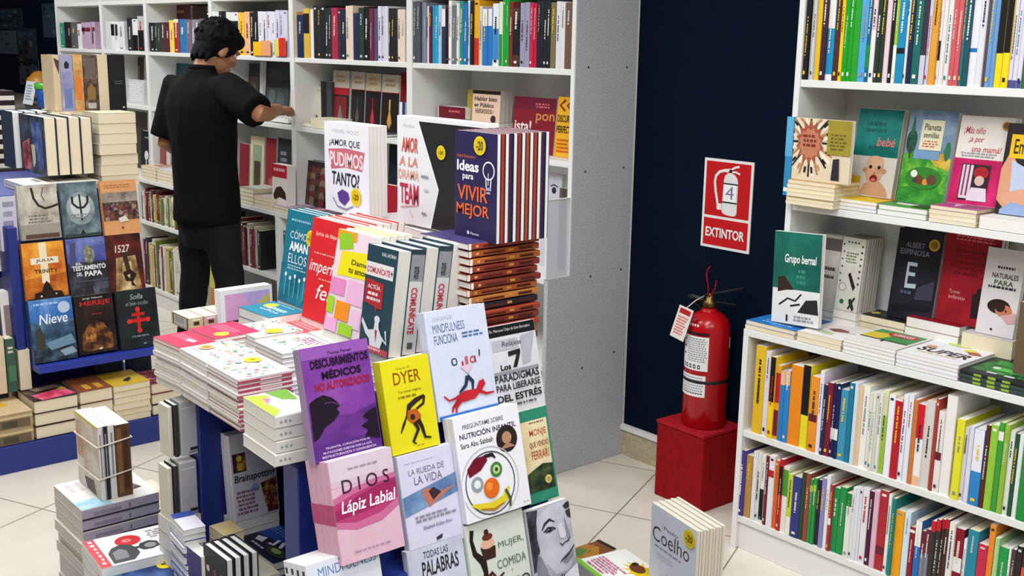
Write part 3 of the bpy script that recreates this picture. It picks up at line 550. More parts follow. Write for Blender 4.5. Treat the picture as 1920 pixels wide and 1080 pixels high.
# lower shelves of the back wall units
def cheap(n, x0, x1, y, z, h, cols, seed, place, group, depth=.14):
    rn = random.Random(seed); x = x0; k = 0
    while x < x1 - .012 and k < n:
        t = min(rn.uniform(.014, .034), x1 - x - .001); hh = h * rn.uniform(.82, 1.0); c = rn.choice(cols); k += 1
        book((x + t - .0006, y + rn.uniform(0, .012), z), (0, 1, 0), (0, 0, 1), depth, hh, t - .001, c, f'{CN.get(c) or hue(c)} spine, {ORD[k]} from left {place}', group, sart=tuple(spine_marks(rn, 'W' if sum(lin(c)) < .9 else 'K', t, hh)), hide='fb', page='c'); x += t
DARKS = ['2a2426', '33343c', '4a3a34', '1f1f24', '6e1f33', '5c5a62', 'b8b2a4', '3c4650']
MIX = ['d9d4c6', 'b8b04c', '4c3432', '6f7a3c', 'C', '8a4a2c', '33384c', 'c9c6bc', '6e1f33', 'c8b46a']
cheap(24, -5.83, -5.0, YC + .012, .44, .25, DARKS, 3, 'on the base shelf right of the man', 'books on the base shelf right of the man')
cheap(24, -6.70, -5.87, YC + .012, .515, .2, MIX, 4, 'on the upper base shelf left of the man\'s legs', 'books on the upper base shelf left of the man')
cheap(26, -6.70, -5.87, YC + .012, .11, .3, MIX, 5, 'on the lowest shelf left of the man\'s legs', 'books on the lowest shelf left of the man')
cheap(22, -4.96, -4.3, YC + .012, .44, .25, DARKS, 6, 'on the base shelf behind the teal book', 'books on the base shelf behind the teal book')
# second row, faces and stacks
stand((562, 220), (604, 222), (564, 160), ('y', 2.95), .08, .02, 1, 'd8d4c2', 'small cream book with a black bird-like figure beside the reaching hand', 'faces on the second shelf', art=(('s', [(.25, .55), (.5, .62), (.75, .78), (.9, .98)], .09, 'K'), ('s', [(.2, .5), (.3, .56), (.2, .6)], .03, 'K'), ('c', .55, .85, .1, 'K'), ('c', .55, .86, .06, 'd8d4c2'), ('r', 0, .08, 1, .1, 'TN')), zb=Z1 + .001)
for k, (x0, x1, c) in enumerate([(602, 612, 'K'), (612, 622, '3a3c44')]):
    p = at(x0, 222, 'y', 2.95); book((at(x1, 222, 'y', 2.95).x, 2.95, Z1 + .02), (0, 1, 0), (0, 0, 1), .13, .2, at(x1, 222, 'y', 2.95).x - p.x - .001, c, ['black', 'dark grey'][k] + ' spine between the cream bird book and the red-topped novel', 'faces on the second shelf')
for k, (x0, x1, top, pic) in enumerate([(622, 653, 'c9c2b2', '7a1f24'), (657, 682, 'c9c2b2', '1f2024'), (684, 712, 'cbbd9f', '2a1416'), (714, 746, 'cfc6b4', '241a16')]):
    nm = ['novel with a cream top, red band and dark lower cover', 'cream-topped dark novel with a grey sticker-like mark', 'cream-topped dark novel with a small red flame', 'cream-topped dark novel with a golden sword'][k]
    stand((x0, 222 + k * 1.5), (x1, 223 + k * 1.5), (x0, 131 + k * 2.6), ('y', 2.96), .06, .028, 2, '1f1818', f'{nm} on the second shelf', 'cream-topped novels on the second shelf',
          art=(('r', 0, 0, 1, .3, top), ('l', .15, .08, .85, .24, 2, 'TN'), ('r', 0, .3, 1, .42 if k == 0 else .31, 'b01f28'), ('r', .12, .45, .88, .95, pic), ('p', [(.5, .55), (.64, .8), (.5, .92), (.36, .8)], ['6f6a6c', '5c4a48', 'c0303c', 'd09a48'][k]), ('r', .46, .42, .54, .6, ['3a3436', '3a3030', '8a2028', 'e0b860'][k])), zb=Z1 + .001)
stand((748, 226), (760, 226), (748, 135), ('y', 2.97), .05, .02, 1, '7d1420', 'dark red book closing the row of cream-topped novels', 'cream-topped novels on the second shelf', zb=Z1 + .001)
stand((749, 216), (759, 216), (749, 191), ('y', 2.90), .02, .012, 1, '1f3a80', 'small blue and white booklet at the post of the second shelf', 'cream-topped novels on the second shelf', art=(('r', 0, 0, .5, 1, 'W'),), zb=Z1 + .001)
stand((462, 212), (484, 213), (463, 118), ('y', 2.99), .1, .02, 1, '2c1f1c', 'dark brown book with a dim portrait behind the man\'s shoulder', 'faces on the second shelf', art=(('r', .15, .25, .85, .8, '4a3a30'), ('c', .5, .45, .2, '6a5648')), zb=Z1 + .001)
stand((486, 213), (492, 213), (486, 115), ('y', 2.98), .05, .02, 1, 'b8bcc0', 'pale grey spine-thin book beside the dark portrait book', 'faces on the second shelf', zb=Z1 + .001)
stand((494, 214), (541, 216), (498, 115), ('y', 2.99), .1, .03, 1, '23282a', 'large dark book with a grey crowd behind the reaching arm', 'faces on the second shelf', art=(('r', .05, .1, .95, .3, '2f3a38'), ('r', .05, .45, .95, .95, '3c4446'), ('c', .3, .6, .14, '566062'), ('c', .65, .65, .16, '4c5658')), zb=Z1 + .001)
stand((326, 150), (352, 152), (327, 118), ('y', 3.0), .1, .03, 1, '1c4c5c', 'dark teal book behind the shoulder of the man in black', 'faces on the second shelf', zb=Z1 + .001)
stand((278, 190), (300, 191), (279, 148), ('y', 2.9), .05, .03, 1, '18181c', 'black book left of the man in black', 'faces on the second shelf', zb=Z1 + .001)
# unit 5 second shelf
stand((820, 219), (872, 222), (822, 198), ('y', 2.95), 0, .08, 1, '6e1428', 'dark red box-like book lying low on the shelf by the grey end panel', 'faces on the shelf by the end panel', art=(('r', 0, .0, .06, 1, 'd8b8c4'), ('l', .4, .3, .9, .6, 1, 'SA')), under=Z1)
stand((874, 224), (888, 225), (876, 167), ('y', 2.98), .06, .02, 1, 'a8963a', 'olive yellow book tucked behind the peach public-speaking book', 'faces on the shelf by the end panel', under=Z1)
stand((884, 226), (936, 229), (886, 168), ('y', 2.955), .06, .022, 3, 'e6c4ac', 'peach book with a black top band and black two-line title', 'faces on the shelf by the end panel', page='g',
      art=(('r', 0, 0, 1, .12, '241a1c'), ('t', .08, .2, .88, .34, 'Hablar bien', 'K', .02 and (.02, 0)), ('t', .08, .4, .78, .54, 'en Público', 'K', (.02, 0)), ('l', .1, .6, .8, .75, 3, 'BR'), ('c', .78, .9, .09, '3a2a2c')), under=Z1)
stand((958, 275), (1037, 280), (958, 180), ('y', 2.94), .08, .03, 1, '7d1424', 'dark red book with large pale lettering by the grey end panel', 'faces on the shelf by the end panel',
      art=(('r', .0, 0, 1, .22, '6a1430'), ('t', .05, .42, .45, .62, 'ista!', 'e8d8d4', (.02, 0)), ('t', .55, .28, .98, .46, 'pon', 'c98a4a', (.01, 0)), ('t', .4, .58, .9, .78, 'de', 'd06a4a', (.03, 0)), ('l', .5, .1, .9, .2, 2, 'SA'), ('t', .1, .75, .4, .92, 'al', 'e0c8c0', (.02, 0)), ('c', .72, .9, .1, 'e8a0a0', .03)), zb=Z1 + .001)
stand((1039, 281), (1072, 283), (1040, 181), ('y', 2.93), .08, .03, 1, 'e5a91d', 'mustard yellow book with two chevrons and black capitals by the end panel', 'faces on the shelf by the end panel',
      art=(('s', [(.45, .05), (.15, .14), (.45, .23)], .12, '8a3a18'), ('s', [(.85, .05), (.55, .14), (.85, .23)], .12, '8a3a18'), ('t', .05, .3, .99, .42, 'DISCURSO', 'K', (.02, 0)), ('t', .05, .48, .99, .6, 'PERFECTO', 'K', (.02, 0)), ('l', .1, .7, .9, .95, 4, 'c95a1c')), zb=Z1 + .001)
# flat books on that shelf, seen beside the end panel
for k, (y0, c) in enumerate([(281, 'W'), (296, 'e9e9e4')]):
    p = at(1016, y0, 'y', 2.86); book((p.x - .12, 3.0, Z1 + .028 * (1 - k)), (0, 0, 1) if False else (1, 0, 0), (0, 1, 0), .24, .14, .026, c, ['upper', 'lower'][k] + ' white book lying flat on the shelf beside the grey end panel', 'flat books by the end panel', page='w', hide='')
# ================================================================== faces and piles in the bookcase by the extinguisher
g2 = 'face-out books on the upper display shelf'
zr = RZ['a'] + .001
pz_ = (at(1478, 331, 'y', 2.872).z + at(1566, 351, 'y', 2.872).z) / 2
stand((1480, 372), (1588, 380), (1480, 220), ('y', 2.884), 0, .0135, 1, 'dccbae', 'book with a reddish sunburst cover, olive panel and blue spine', g2, spine='2f86b8',
      art=[('p', [(.3 + .001 * math.cos(a), .38 + .001 * math.sin(a)) for a in (0, 2, 4)], 'a0553c')] + [('s', [(.3 + .2 * math.cos(k * .196), .38 + .26 * math.sin(k * .196)), (.3 + .42 * math.cos(k * .196), .38 + .56 * math.sin(k * .196))], .045 if k % 2 else .03, ['2a2220', 'e4d4b8', 'b87a50', 'efe4cc'][k % 4]) for k in range(32)] + [('p', [(.3 + .25 * math.cos(a) * (1 if i % 2 else .72), .38 + .37 * math.sin(a) * (1 if i % 2 else .72)) for i, a in enumerate([k * math.pi / 14 for k in range(28)])], 'a0553c'), ('p', [(.3 + .2 * math.cos(a) * (1 if i % 2 else .8), .4 + .26 * math.sin(a) * (1 if i % 2 else .8)) for i, a in enumerate([k * math.pi / 12 for k in range(24)])], 'c07a5c')]
      + [('s', [(.3 + .3 * math.cos(a), .38 + .4 * math.sin(a)), (.3 + .38 * math.cos(a), .38 + .5 * math.sin(a))], .035, 'K' if k % 3 else 'c98a6a') for k, a in enumerate([q * math.pi / 9 for q in range(18)])]
      + [('r', .6, 0, 1, .55, '9a8c30'), ('l', .64, .22, .96, .5, 5, '6a5c28'), ('p', [(.72, .62), (.82, .6), (.84, .95), (.7, .95)], '2c2c34'), ('l', .16, .26, .44, .48, 3, '7a3428')], zb=pz_ + .001)
pb_ = at(1474, 366, 'y', 2.885); book((pb_.x + at(1480, 366, 'y', 2.885).x - pb_.x, 2.884, at(1474, 366, 'y', 2.885).z), (0, 1, 0), (0, 0, 1), .013, at(1474, 218, 'y', 2.885).z - pb_.z, at(1480, 366, 'y', 2.885).x - at(1467, 366, 'y', 2.885).x, '2f86b8', 'thin blue booklet standing at the bookcase edge beside the sunburst book', g2, sart=(('r', 0, 0, 1, .5, '5aa8d0'), ('r', .1, .9, .9, .95, 'W')))
stand((1590, 350), (1673, 356), (1601, 202), ('y', 3.0), .14, .022, 2, 'd6cfc6', 'baby book with a teal upper half and a laughing baby photograph', g2, page='c',
      art=[('r', 0, 0, 1, .54, '137a74'), ('r', 0, 0, 1, .54, 'n:13746e-0f645f-1a847c:12'), ('l', .2, .15, .8, .3, 2, '0f5a58'), ('t', .5, .32, .9, .42, 'bebé', 'd86a6a', (.01, .2)), ('l', .3, .42, .9, .48, 1, '0f5a58'), ('p', [(.26, .98), (.34, .86), (.5, .82), (.7, .82), (.86, .9), (.92, .99)], 'c99a78'), ('c', .54, .7, .2, 'n:d3a283-c48e6e-deb498:14', .16), ('c', .33, .7, .05, 'c08a6c'), ('c', .76, .7, .05, 'c08a6c'), ('c', .54, .6, .19, 'd9ad8e', .07), ('c', .45, .66, .035, '2a1c18'), ('c', .64, .66, .035, '2a1c18'), ('c', .55, .73, .03, 'b87a60'), ('c', .55, .79, .085, '7a2020', .04), ('c', .55, .805, .05, 'd06a68', .02), ('r', .04, .78, .26, .98, 'd8b030')], zb=1.1855)
stand((1683, 353), (1772, 362), (1702, 205), ('y', 2.99), .16, .022, 2, '7d93a8', 'landscape picture book with green meadow, trees and a small title card', g2,
      art=[('r', 0, 0, 1, .5, 'n:7088a0-5c7490-90a4b4:12'), ('p', [(0, .48), (.2, .44), (.5, .5), (.8, .46), (1, .5), (1, 1), (0, 1)], 'n:3f9a2c-2c7a24-86b840:26'), ('p', [(0, .84), (.4, .8), (1, .88), (1, 1), (0, 1)], 'n:2c8428-1f6a20-4aa034:20'), ('p', [(.55, .5), (.8, .44), (1, .5), (1, .62), (.7, .58)], 'n:c9a33a-a87a2c-dcc060:30'), ('c', .13, .34, .11, 'n:1d5038-123424-2f6c48:40', .13), ('p', [(.06, .3), (.12, .06), (.19, .3)], 'n:1d5038-123424-2f6c48:40'), ('s', [(.13, .38), (.13, .52)], .03, '3a2c20'), ('c', .9, .42, .06, '2c6a40', .1), ('r', .3, .1, .76, .42, 'd9d2b4'), ('t', .36, .14, .7, .21, 'Planeta', '33402c', (.015, 0)), ('t', .36, .23, .68, .29, 'semillas', '33402c', (.015, 0)), ('l', .36, .32, .7, .4, 3, 'c06a4a'), ('r', .22, .43, .75, .52, '6f92b4'), ('c', .5, .72, .38, '2f7a26', .12), ('c', .3, .68, .07, 'e2dfd6'), ('c', .42, .74, .09, '6a3a22'), ('c', .56, .76, .06, 'd48a2c'), ('c', .68, .73, .1, '5a4030'), ('c', .33, .75, .04, '33384c')], zb=1.1835)
stand((1777, 366), (1876, 378), (1802, 216), ('y', 2.985), .16, .02, 2, 'dcd3cc', 'white book with a magenta lower half and a child in a red hat', g2,
      art=[('r', 0, .48, 1, 1, 'n:c3125e-a80c4e-d42a70:14'), ('t', .1, .12, .5, .22, '¡Más niño', 'b03a40', (.008, .2)), ('t', .22, .24, .5, .31, '¡a por', 'b03a40', (.005, .2)), ('t', .3, .33, .85, .4, 'una mamá!', 'b04a50', (.005, .2)), ('k', .87, .09, .08, '', 'b8862c', '6a4428'), ('l', .1, .41, .8, .47, 2, 'G'), ('r', .18, .54, .72, .95, '2b1f26'), ('r', .2, .55, .4, .93, 'd8c6d0'), ('r', .24, .55, .27, .9, '7a2c54'), ('r', .32, .55, .35, .9, '7a2c54'), ('c', .56, .63, .14, 'a01a24', .07), ('c', .55, .72, .09, 'd0b0a4'), ('p', [(.36, .95), (.42, .8), (.7, .8), (.74, .95)], 'd9cfd8')], zb=1.1995)
stand((1868, 372), (1960, 384), (1882, 230), ('y', 2.97), .12, .02, 1, '2a2224', 'photo cover with a bent arm, pale blue clothes and a yellow title block', g2,
      art=[('p', [(.15, .3), (.45, .55), (.2, .95), (0, .85), (0, .5)], 'd39a78'), ('p', [(.2, .4), (.6, .5), (.7, .8), (.25, .75)], 'b8c4dc'), ('r', .12, .12, .7, .38, 'e4b81e'), ('t', .2, .17, .45, .33, 'Em', '33281c', (.01, 0)), ('p', [(0, .8), (.5, .7), (1, .72), (1, .85), (.3, .92)], 'd8a080'), ('p', [(.1, .95), (.3, .86), (1, .9), (1, 1), (.1, 1)], '8fa4cc')], zb=1.1885)
gs = 'flat books on the upper display shelf'
pile_y((1478, 331), (1566, 351), 2.872, 0.14, 6, .0125, 'e6dcb4', 'pile of yellow-topped picture books under the sunburst book', gs, topcol='e4a428', edge='c', names='% book from the top of the yellow-topped pile under the sunburst book', art=(('r', .1, .35, .95, .95, 'cfc8bc'), ('p', [(.35, .5), (.8, .45), (.9, .7), (.5, .8)], '4a3f40')), zb=RZ['a'])
pile_y((1566, 366), (1644, 384), RF + .006, 0.16, 3, .012, 'd8d6e0', 'yellow picture book lying flat before the laughing baby book', gs, topcol='edc414', names='% book from the top of the pile under the yellow flat book', art=(('p', [(.3, .3), (.9, .1), (1, .5), (.6, .6)], 'e88a2a'), ('p', [(.5, .6), (.8, .5), (.7, .9)], 'f0dc40')), zb=RZ['a'])
pile_y((1648, 378), (1738, 398), RF + .006, 0.16, 2, .013, 'dfe3ea', 'red, white and green flat book before the meadow picture book', gs, topcol='4a9a3c', names='% book under the red, white and green flat book', art=(('p', [(0, 0), (.7, 0), (.5, .4), (0, .5)], 'c03a2a'), ('p', [(.4, .2), (.9, .1), (.9, .4), (.5, .5)], 'e8e0d8'), ('p', [(.1, .5), (.6, .55), (.5, .8), (.2, .75)], 'e0dcd0'), ('r', .6, .6, .95, .9, '33402c')), zb=RZ['a'])
pile_y((1745, 378), (1832, 400), RF + .006, 0.16, 4, .0125, 'e9e4d4', 'magenta plastic-wrapped flat book before the magenta child book', gs, topcol='b04888', edge='c', names='% book from the top of the pile under the magenta flat book', art=(('p', [(.1, .1), (.5, .05), (.4, .5), (.15, .4)], 'e6d8e4'), ('p', [(.5, .4), (.95, .3), (.9, .8), (.6, .9)], '8a4a6c'), ('p', [(.3, .6), (.5, .55), (.45, .9)], 'd8bcd0')), zb=RZ['a'])
pile_y((1838, 400), (1935, 420), RF + .006, 0.16, 2, .028, 'ebe8e2', 'thick white flat book with pink marks at the shelf edge', gs, names='% thick white book under the pink-marked flat one', art=(('l', .1, .1, .9, .5, 4, 'c08080'),), zb=RZ['a'])
# counter: faces
g3 = 'face-out books on the counter by the extinguisher'
zc = RZ['c']
stand((1446, 588), (1536, 580), (1428, 432), (V((0, 2.862, 0)), V((0, -1, 0)), V((-.06, .05, 1))), 0, .016, 1, 'dfdedd', 'green and white book with sketching hands standing on the blue flat book', g3,
      art=[('r', 0, 0, 1, .62, 'n:176253-12544a-1f7462:9'), ('t', .24, .24, .9, .36, 'Grupo bernal', 'W', (.02, .1)), ('l', .5, .4, .72, .58, 3, '3f8a78'), ('p', [(.12, .5), (.25, .48), (.46, .62), (.3, .63), (.12, .66)], '33241c'), ('s', [(.16, .8), (.34, .72), (.5, .74), (.62, .66)], .03, 'K'), ('s', [(.4, .8), (.6, .77)], .03, 'K'), ('p', [(.56, .86), (.72, .72), (.95, .7), (.99, .86)], '2a2626'), ('r', .32, .9, .36, .97, '33302c'), ('l', .45, .9, .9, .97, 2, 'G')], zb=.777)
stand((1529, 578), (1566, 577), (1526, 438), ('y', 3.02), .05, .04, 1, 'cfc8c2', 'pale book with a dark square behind the green and white sketch book', g3, art=(('r', .2, .04, 1, .2, '6a5c5a'), ('l', .1, .42, .95, .5, 1, '4a3a3c'), ('l', .1, .53, .95, .6, 1, '4a3a3c')), under=zc)
stand((1563, 578), (1606, 585), (1553, 443), ('y', 3.0), .1, .014, 7, 'd6d4c8', 'white botanical book ringed with leaves and small tools', g3, page='g', cols=['8a8574', '6f6a5c', '9a9684'],
      art=[('l', .22, .2, .8, .36, 4, '5a7a4a'), ('c', .25, .68, .17, '9aa4a0'), ('c', .25, .68, .13, 'd6d4c8'), ('p', [(.42, .5), (.52, .47), (.8, .66), (.72, .72)], '2b2422'), ('c', .3, .88, .09, '2a6a34'), ('p', [(.58, .84), (.7, .82), (.86, .95), (.8, 1), (.62, .9)], '1f3a24'), ('s', [(.6, .97), (.84, .8)], .08, '2a3a2c')] + [('c', .1 + .03 * (i % 2), .1 + .1 * i, .035, ['K', '4a6a3c', '6a3a2c'][i % 3]) for i in range(6)] + [('c', .9, .1 + .085 * i, .04, ['33402c', 'K', '7a4a34'][i % 3]) for i in range(7)] + [('c', .3 + .14 * i, .06, .035, ['K', '4a5a44'][i % 2]) for i in range(4)], under=zc)
stand((1662, 592), (1746, 600), (1672, 426), ('y', 3.06), .12, .022, 2, '1f1c26', 'black book with a large white letter and a round yellow sticker', g3, page='g',
      art=(('r', 0, 0, 1, 1, 'n:1f1c26-14121a-2c2838:10'), ('k', .83, .14, .12, '', 'd0a428', '8a6a20'), ('t', .2, .14, .62, .2, 'ALBERT', '8a90a4'), ('t', .1, .22, .75, .28, 'ESPINOSA', '8a90a4'), ('p', [(.3, .36), (.52, .36), (.52, .4), (.35, .4), (.35, .47), (.5, .47), (.5, .51), (.35, .51), (.35, .6), (.55, .59), (.55, .64), (.3, .65)], 'b4c4d0'), ('p', [(.6, .62), (.95, .52), (.95, .74), (.55, .76)], '3c3a4c'), ('l', .2, .68, .55, .74, 1, '4a5a74'), ('p', [(.1, .86), (.95, .8), (.95, .86), (.1, .92)], '14121a')))
stand((1752, 598), (1855, 610), (1778, 428), ('y', 3.06), .1, .022, 2, '971224', 'deep red book with faint lines and a black figure', g3,
      art=(('r', 0, 0, 1, 1, 'n:93111f-780c1a-a61a2a:9'), ('l', .15, .05, .9, .12, 2, 'SA'), ('l', .2, .2, .8, .5, 5, '6f0f1c'), ('t', .2, .64, .4, .68, 'Tu amor', 'd8a0a0'), ('t', .2, .7, .5, .74, 'infinito', 'd8a0a0'), ('p', [(.62, .66), (.78, .62), (.86, .74), (.8, .9), (.64, .92)], '2a1418'), ('c', .75, .62, .06, '2a1418'), ('c', .9, .8, .03, 'd8b0b0')))
stand((1830, 604), (1902, 614), (1855, 462), ('y', 3.04), .12, .02, 1, 'd8d2d2', 'white book with a sleeping dark-haired baby and a black title', g3,
      art=(('l', .32, .2, .85, .25, 1, '33322f'), ('t', .22, .28, .9, .34, 'NATURALES', '33322f', (.02, 0)), ('t', .3, .36, .8, .42, 'PARA', '3f5a34', (.02, 0)), ('l', .15, .43, .98, .48, 1, '33322f'), ('c', .52, .66, .3, '2c1c18', .085), ('c', .66, .7, .22, 'c07a5a', .07), ('c', .56, .66, .13, '2c1c18', .06), ('p', [(.6, .76), (.98, .7), (1, .82), (.8, .84)], 'd0a0a0'), ('c', .72, .7, .03, '6a3024'), ('c', .42, .93, .03, 'K')), zb=.834)
pb = at(1906, 625, 'y', 2.9); book((pb.x, 2.9, zc + .001), (1, 0, 0), (0, 0, 1), .14, .23, .12, '6a5640', 'thick brown-edged volume at the frame edge beside the sleeping baby book', g3, page='c')
# counter: flat piles, front row then back row
gf = 'flat piles on the counter by the extinguisher'
zt = zc + .036
pile_y((1399, 598), (1490, 622), RC + .004, 0.2, 3, .0125, 'e6e0cc', 'blue flat book at the counter end under the sketch book', gf, topcol='2273bc', edge='c', names='% book under the blue flat book at the counter end', art=(('t', .3, .2, .9, .5, 'La fábrica', '9fb8a0', (.01, 0)), ('l', .2, .6, .9, .9, 3, '8fc4ea')), zb=zc)
pile_y((1496, 618), (1578, 640), RC + .004, 0.19, 2, .02, 'e2d6bc', 'white flat book with a brown feather drawing', gf, topcol='e6e0de', edge='c', names='% book under the white feather book', art=(('p', [(.3, .5), (.45, .36), (.7, .4), (.75, .52), (.5, .6)], '8a4a48'), ('s', [(.35, .55), (.9, .5)], .02, '6a3a38'), ('l', .3, .7, .7, .85, 2, 'LG')), zb=zc)
pile_y((1582, 634), (1680, 656), RC + .004, 0.2, 4, .0105, 'd6d4d2', 'white flat book with a green and yellow landscape and red label', gf, topcol='e3dfdd', names='% book under the red-labelled landscape book', art=(('r', .05, .05, .95, .62, '3f8f4c'), ('p', [(.05, .3), (.5, .2), (.4, .62), (.05, .62)], 'd8c43c'), ('p', [(.3, .2), (.4, .12), (.8, .12), (.9, .22), (.8, .34), (.4, .34)], 'b8202c'), ('t', .42, .17, .8, .29, 'SUPERFOODS', 'W', (.02, 0)), ('r', .05, .62, .95, .66, '2b2b2c'), ('r', .5, .66, .54, .74, '2b2b2c')), zb=zc)
pile_y((1682, 657), (1798, 686), RC + .004, 0.23, 5, .0115, 'd8d4e4', 'white flat book with the big black word SUPER', gf, topcol='e8e6ea', names='% book from the top of the pile under the SUPER book', art=(('t', .1, .5, .92, .72, 'SUPER', '2c1414', (.03, .15)), ('l', .15, .76, .9, .82, 1, 'c8b46a'), ('c', .45, .14, .2, 'c6d878', .08), ('c', .72, .3, .09, 'e0cf3a'), ('p', [(.7, .36), (.85, .3), (.98, .42), (.8, .46)], 'a05a3c'), ('c', .2, .46, .08, 'd0a080')), zb=zc)
pile_y((1800, 692), (1935, 724), RC + .004, 0.22, 5, .011, '3a4444', 'black flat cookbook with a green patterned cover', gf, topcol='20262a', spine_side='near', names='% dark book from the top under the green patterned cookbook', art=(('r', .15, .05, .8, .95, 'n:1f6a30-0f2418-58b848:24'), ('p', [(.2, .2), (.5, .1), (.6, .9), (.3, .8)], 'n:1f7a34-145424-3fa04a:30'), ('p', [(.3, .3), (.45, .25), (.5, .7), (.35, .65)], '5ac04a'), ('p', [(.55, .2), (.75, .15), (.7, .9), (.58, .8)], '2a9a3c'), ('l', .08, .3, .2, .8, 2, 'd8dcd8'), ('c', .4, .3, .05, 'd8e8d0')), sart=(('l', .1, .2, .9, .8, 3, 'LG'),), zb=zc)
pile_y((1613, 588), (1697, 606), 3.03, 0.1, 3, .024, 'd8c8a4', 'black flat book under the black letter book', gf, topcol='26222a', edge='c', names='% book under the black flat book on the counter', art=(('c', .15, .5, .1, 'c0b030'), ('l', .3, .3, .9, .7, 3, '5a5a6a')), zb=zc)
pile_y((1700, 592), (1800, 614), 3.03, 0.1, 3, .03, 'e4ddd0', 'dark red flat book with light flecks under the deep red book', gf, topcol='8a1020', names='% white-edged book under the dark red flat book', art=(('l', .2, .15, .9, .3, 2, 'e8c0c0'), ('l', .3, .5, .8, .7, 2, '5a0a14')), zb=zc)
pile_y((1804, 622), (1900, 640), 3.02, 0.1, 1, .085, 'd8ccb0', 'thick grey-topped flat book under the sleeping baby book', gf, topcol='cfcaca', edge='c', art=(('l', .2, .2, .8, .5, 2, '6a5a5a'),), zb=zc)
# ================================================================== the central display stand
TL = math.radians(14); FN = V((math.cos(TL), 0, math.sin(TL))); FU = V((-math.sin(TL), 0, math.cos(TL))); FP = V((-1.812, 1.3, .80))
ZP = .797
ds = empty('display_stand', (-2.1, 1.4, 0), 'navy blue display stand with a sloping book rack and a niche, loaded with books', 'display stand'); O0 = V((-2.1, 1.4, 0))
def dp(n, a, b, m=NAVY, bev=.003): return part(n, tuple(V(a) - O0), tuple(V(b) - O0), m, ds, bev)
dp('plinth', (-3.0, .8, 0), (-1.3, 1.74, .08)); dp('side_post', (-2.5, 1.1, .08), (-2.42, 1.7, .775)); dp('side_post', (-1.96, 1.07, .08), (-1.9, 1.7, .775))
dp('niche_back', (-2.42, 1.34, .08), (-1.96, 1.36, .775)); dp('niche_floor', (-2.42, 1.12, .35), (-1.96, 1.34, .37)); dp('kick_panel', (-2.42, 1.14, .08), (-1.96, 1.16, .35)); dp('table_top', (-2.58, 1.1, .775), (-1.9, 1.72, ZP)); dp('table_wing', (-3.12, 1.46, .775), (-2.58, 1.8, ZP))
q = MB(); q.obox(FP - FN * .055 + V((0, -.215, 0)) - FU * .62 - O0, V((0, .585, 0)), FN * .014, FU * .74, NAVY); q.build('sloping_rack', ds, .003)
def ledge(zz, y0=1.065, y1=1.675): 
    p = FP + FU * ((zz - FP.z) / FU.z); q = MB(); q.obox(V((p.x - .05, y0, zz - .012)) - O0, V((.075, 0, 0)), V((0, y1 - y0, 0)), V((0, 0, .012)), NAVY); q.build('rack_ledge', ds, .002)
for z_ in (.565, .335): ledge(z_)
gf_ = 'books on the sloping rack'
def face(bl, br, tl, off, t, n, col, label, art, **k): return stand(bl, br, tl, (FP + FN * off, FN, FU), 0, t, n, col, label, gf_, art=art, **k)
face((592, 872), (718, 842), (555, 657), .03, .028, 1, '7b3d96', 'purple book with black and red title lettering and two dark hands', (
    ('r', 0, .1, 1, .66, 'n:7b3d96-6a3288-9a54a6:9'), ('p', [(0, .66), (.3, .6), (.6, .64), (1, .58), (1, 1), (0, 1)], 'n:63307f-4f2470-743a90:9'), ('r', 0, .84, 1, 1, '55297a'), ('r', 0, 0, 1, .1, '8d54a6'), ('t', .38, .055, .74, .085, 'Thomas Piersen', '2c1430', (.015, 0)), ('t', .12, .11, .97, .185, 'DESCUBRIMIENTOS', '22102a', (.035, 0)), ('t', .26, .205, .84, .29, 'MÉDICOS', '1c0e22', (.035, 0)), ('t', .14, .315, .95, .385, 'NO AUTORIZADOS', '9c1838', (.03, 0)),
    ('p', [(.03, .47), (.12, .44), (.24, .42), (.36, .46), (.42, .5), (.46, .54), (.4, .56), (.44, .6), (.34, .66), (.2, .7), (.1, .78), (.02, .8)], '1d1320'), ('s', [(.24, .49), (.36, .5), (.44, .53)], .02, '4c2c54'), ('p', [(.98, .62), (.86, .64), (.76, .68), (.86, .72), (.72, .76), (.82, .8), (.76, .86), (.98, .9)], '1d1320'),
    ('t', .16, .87, .82, .895, 'TELEPATÍA, CURACIÓN POR FE', 'd8c4dc', (.01, 0)), ('t', .12, .905, .84, .93, 'MUTACIONES SÚBITAS POR LA LUZ', 'd8c4dc', (.01, 0)), ('t', .1, .94, .9, .965, 'RESTRUCTURACIÓN Y CONSCIENCIA', 'd8c4dc', (.01, 0))), spine='9c86a8', hard=True)
face((737, 856), (826, 833), (702, 680), .02, .03, 1, 'd9cd1c', 'yellow book with a bent walking figure in red and black', (
    ('t', .3, .09, .6, .125, 'Wayne W.', '8a5a1c'), ('t', .22, .14, .78, .27, 'DYER', '8a4a18', (.005, 0)), ('t', .28, .34, .76, .375, 'Tus zonas mágicas', '6a5a1c', (.005, 0)), ('l', .25, .4, .8, .44, 1, '8a7a1c'),
    ('s', [(.4, .62), (.46, .52), (.62, .47), (.8, .44)], [.06, .1, .09, .05], '33211c'), ('s', [(.8, .44), (.76, .52), (.62, .56), (.52, .6)], [.05, .05, .04, .03], '3a241c'), ('s', [(.44, .56), (.36, .64), (.3, .7), (.22, .78)], [.05, .03, .05, .02], '2c1c18'), ('p', [(.42, .56), (.6, .56), (.68, .64), (.62, .72), (.46, .7), (.38, .64)], 'b05a20'), ('c', .5, .64, .05, '33211c'), ('s', [(.6, .68), (.66, .76), (.7, .88), (.82, .9)], [.09, .07, .05, .03], '2c1c18'), ('s', [(.52, .7), (.58, .78), (.44, .9), (.5, .93)], [.08, .06, .05, .03], '2c1c18'), ('l', .5, .945, .75, .96, 1, '8a7a1c')), spine='cdbf14')
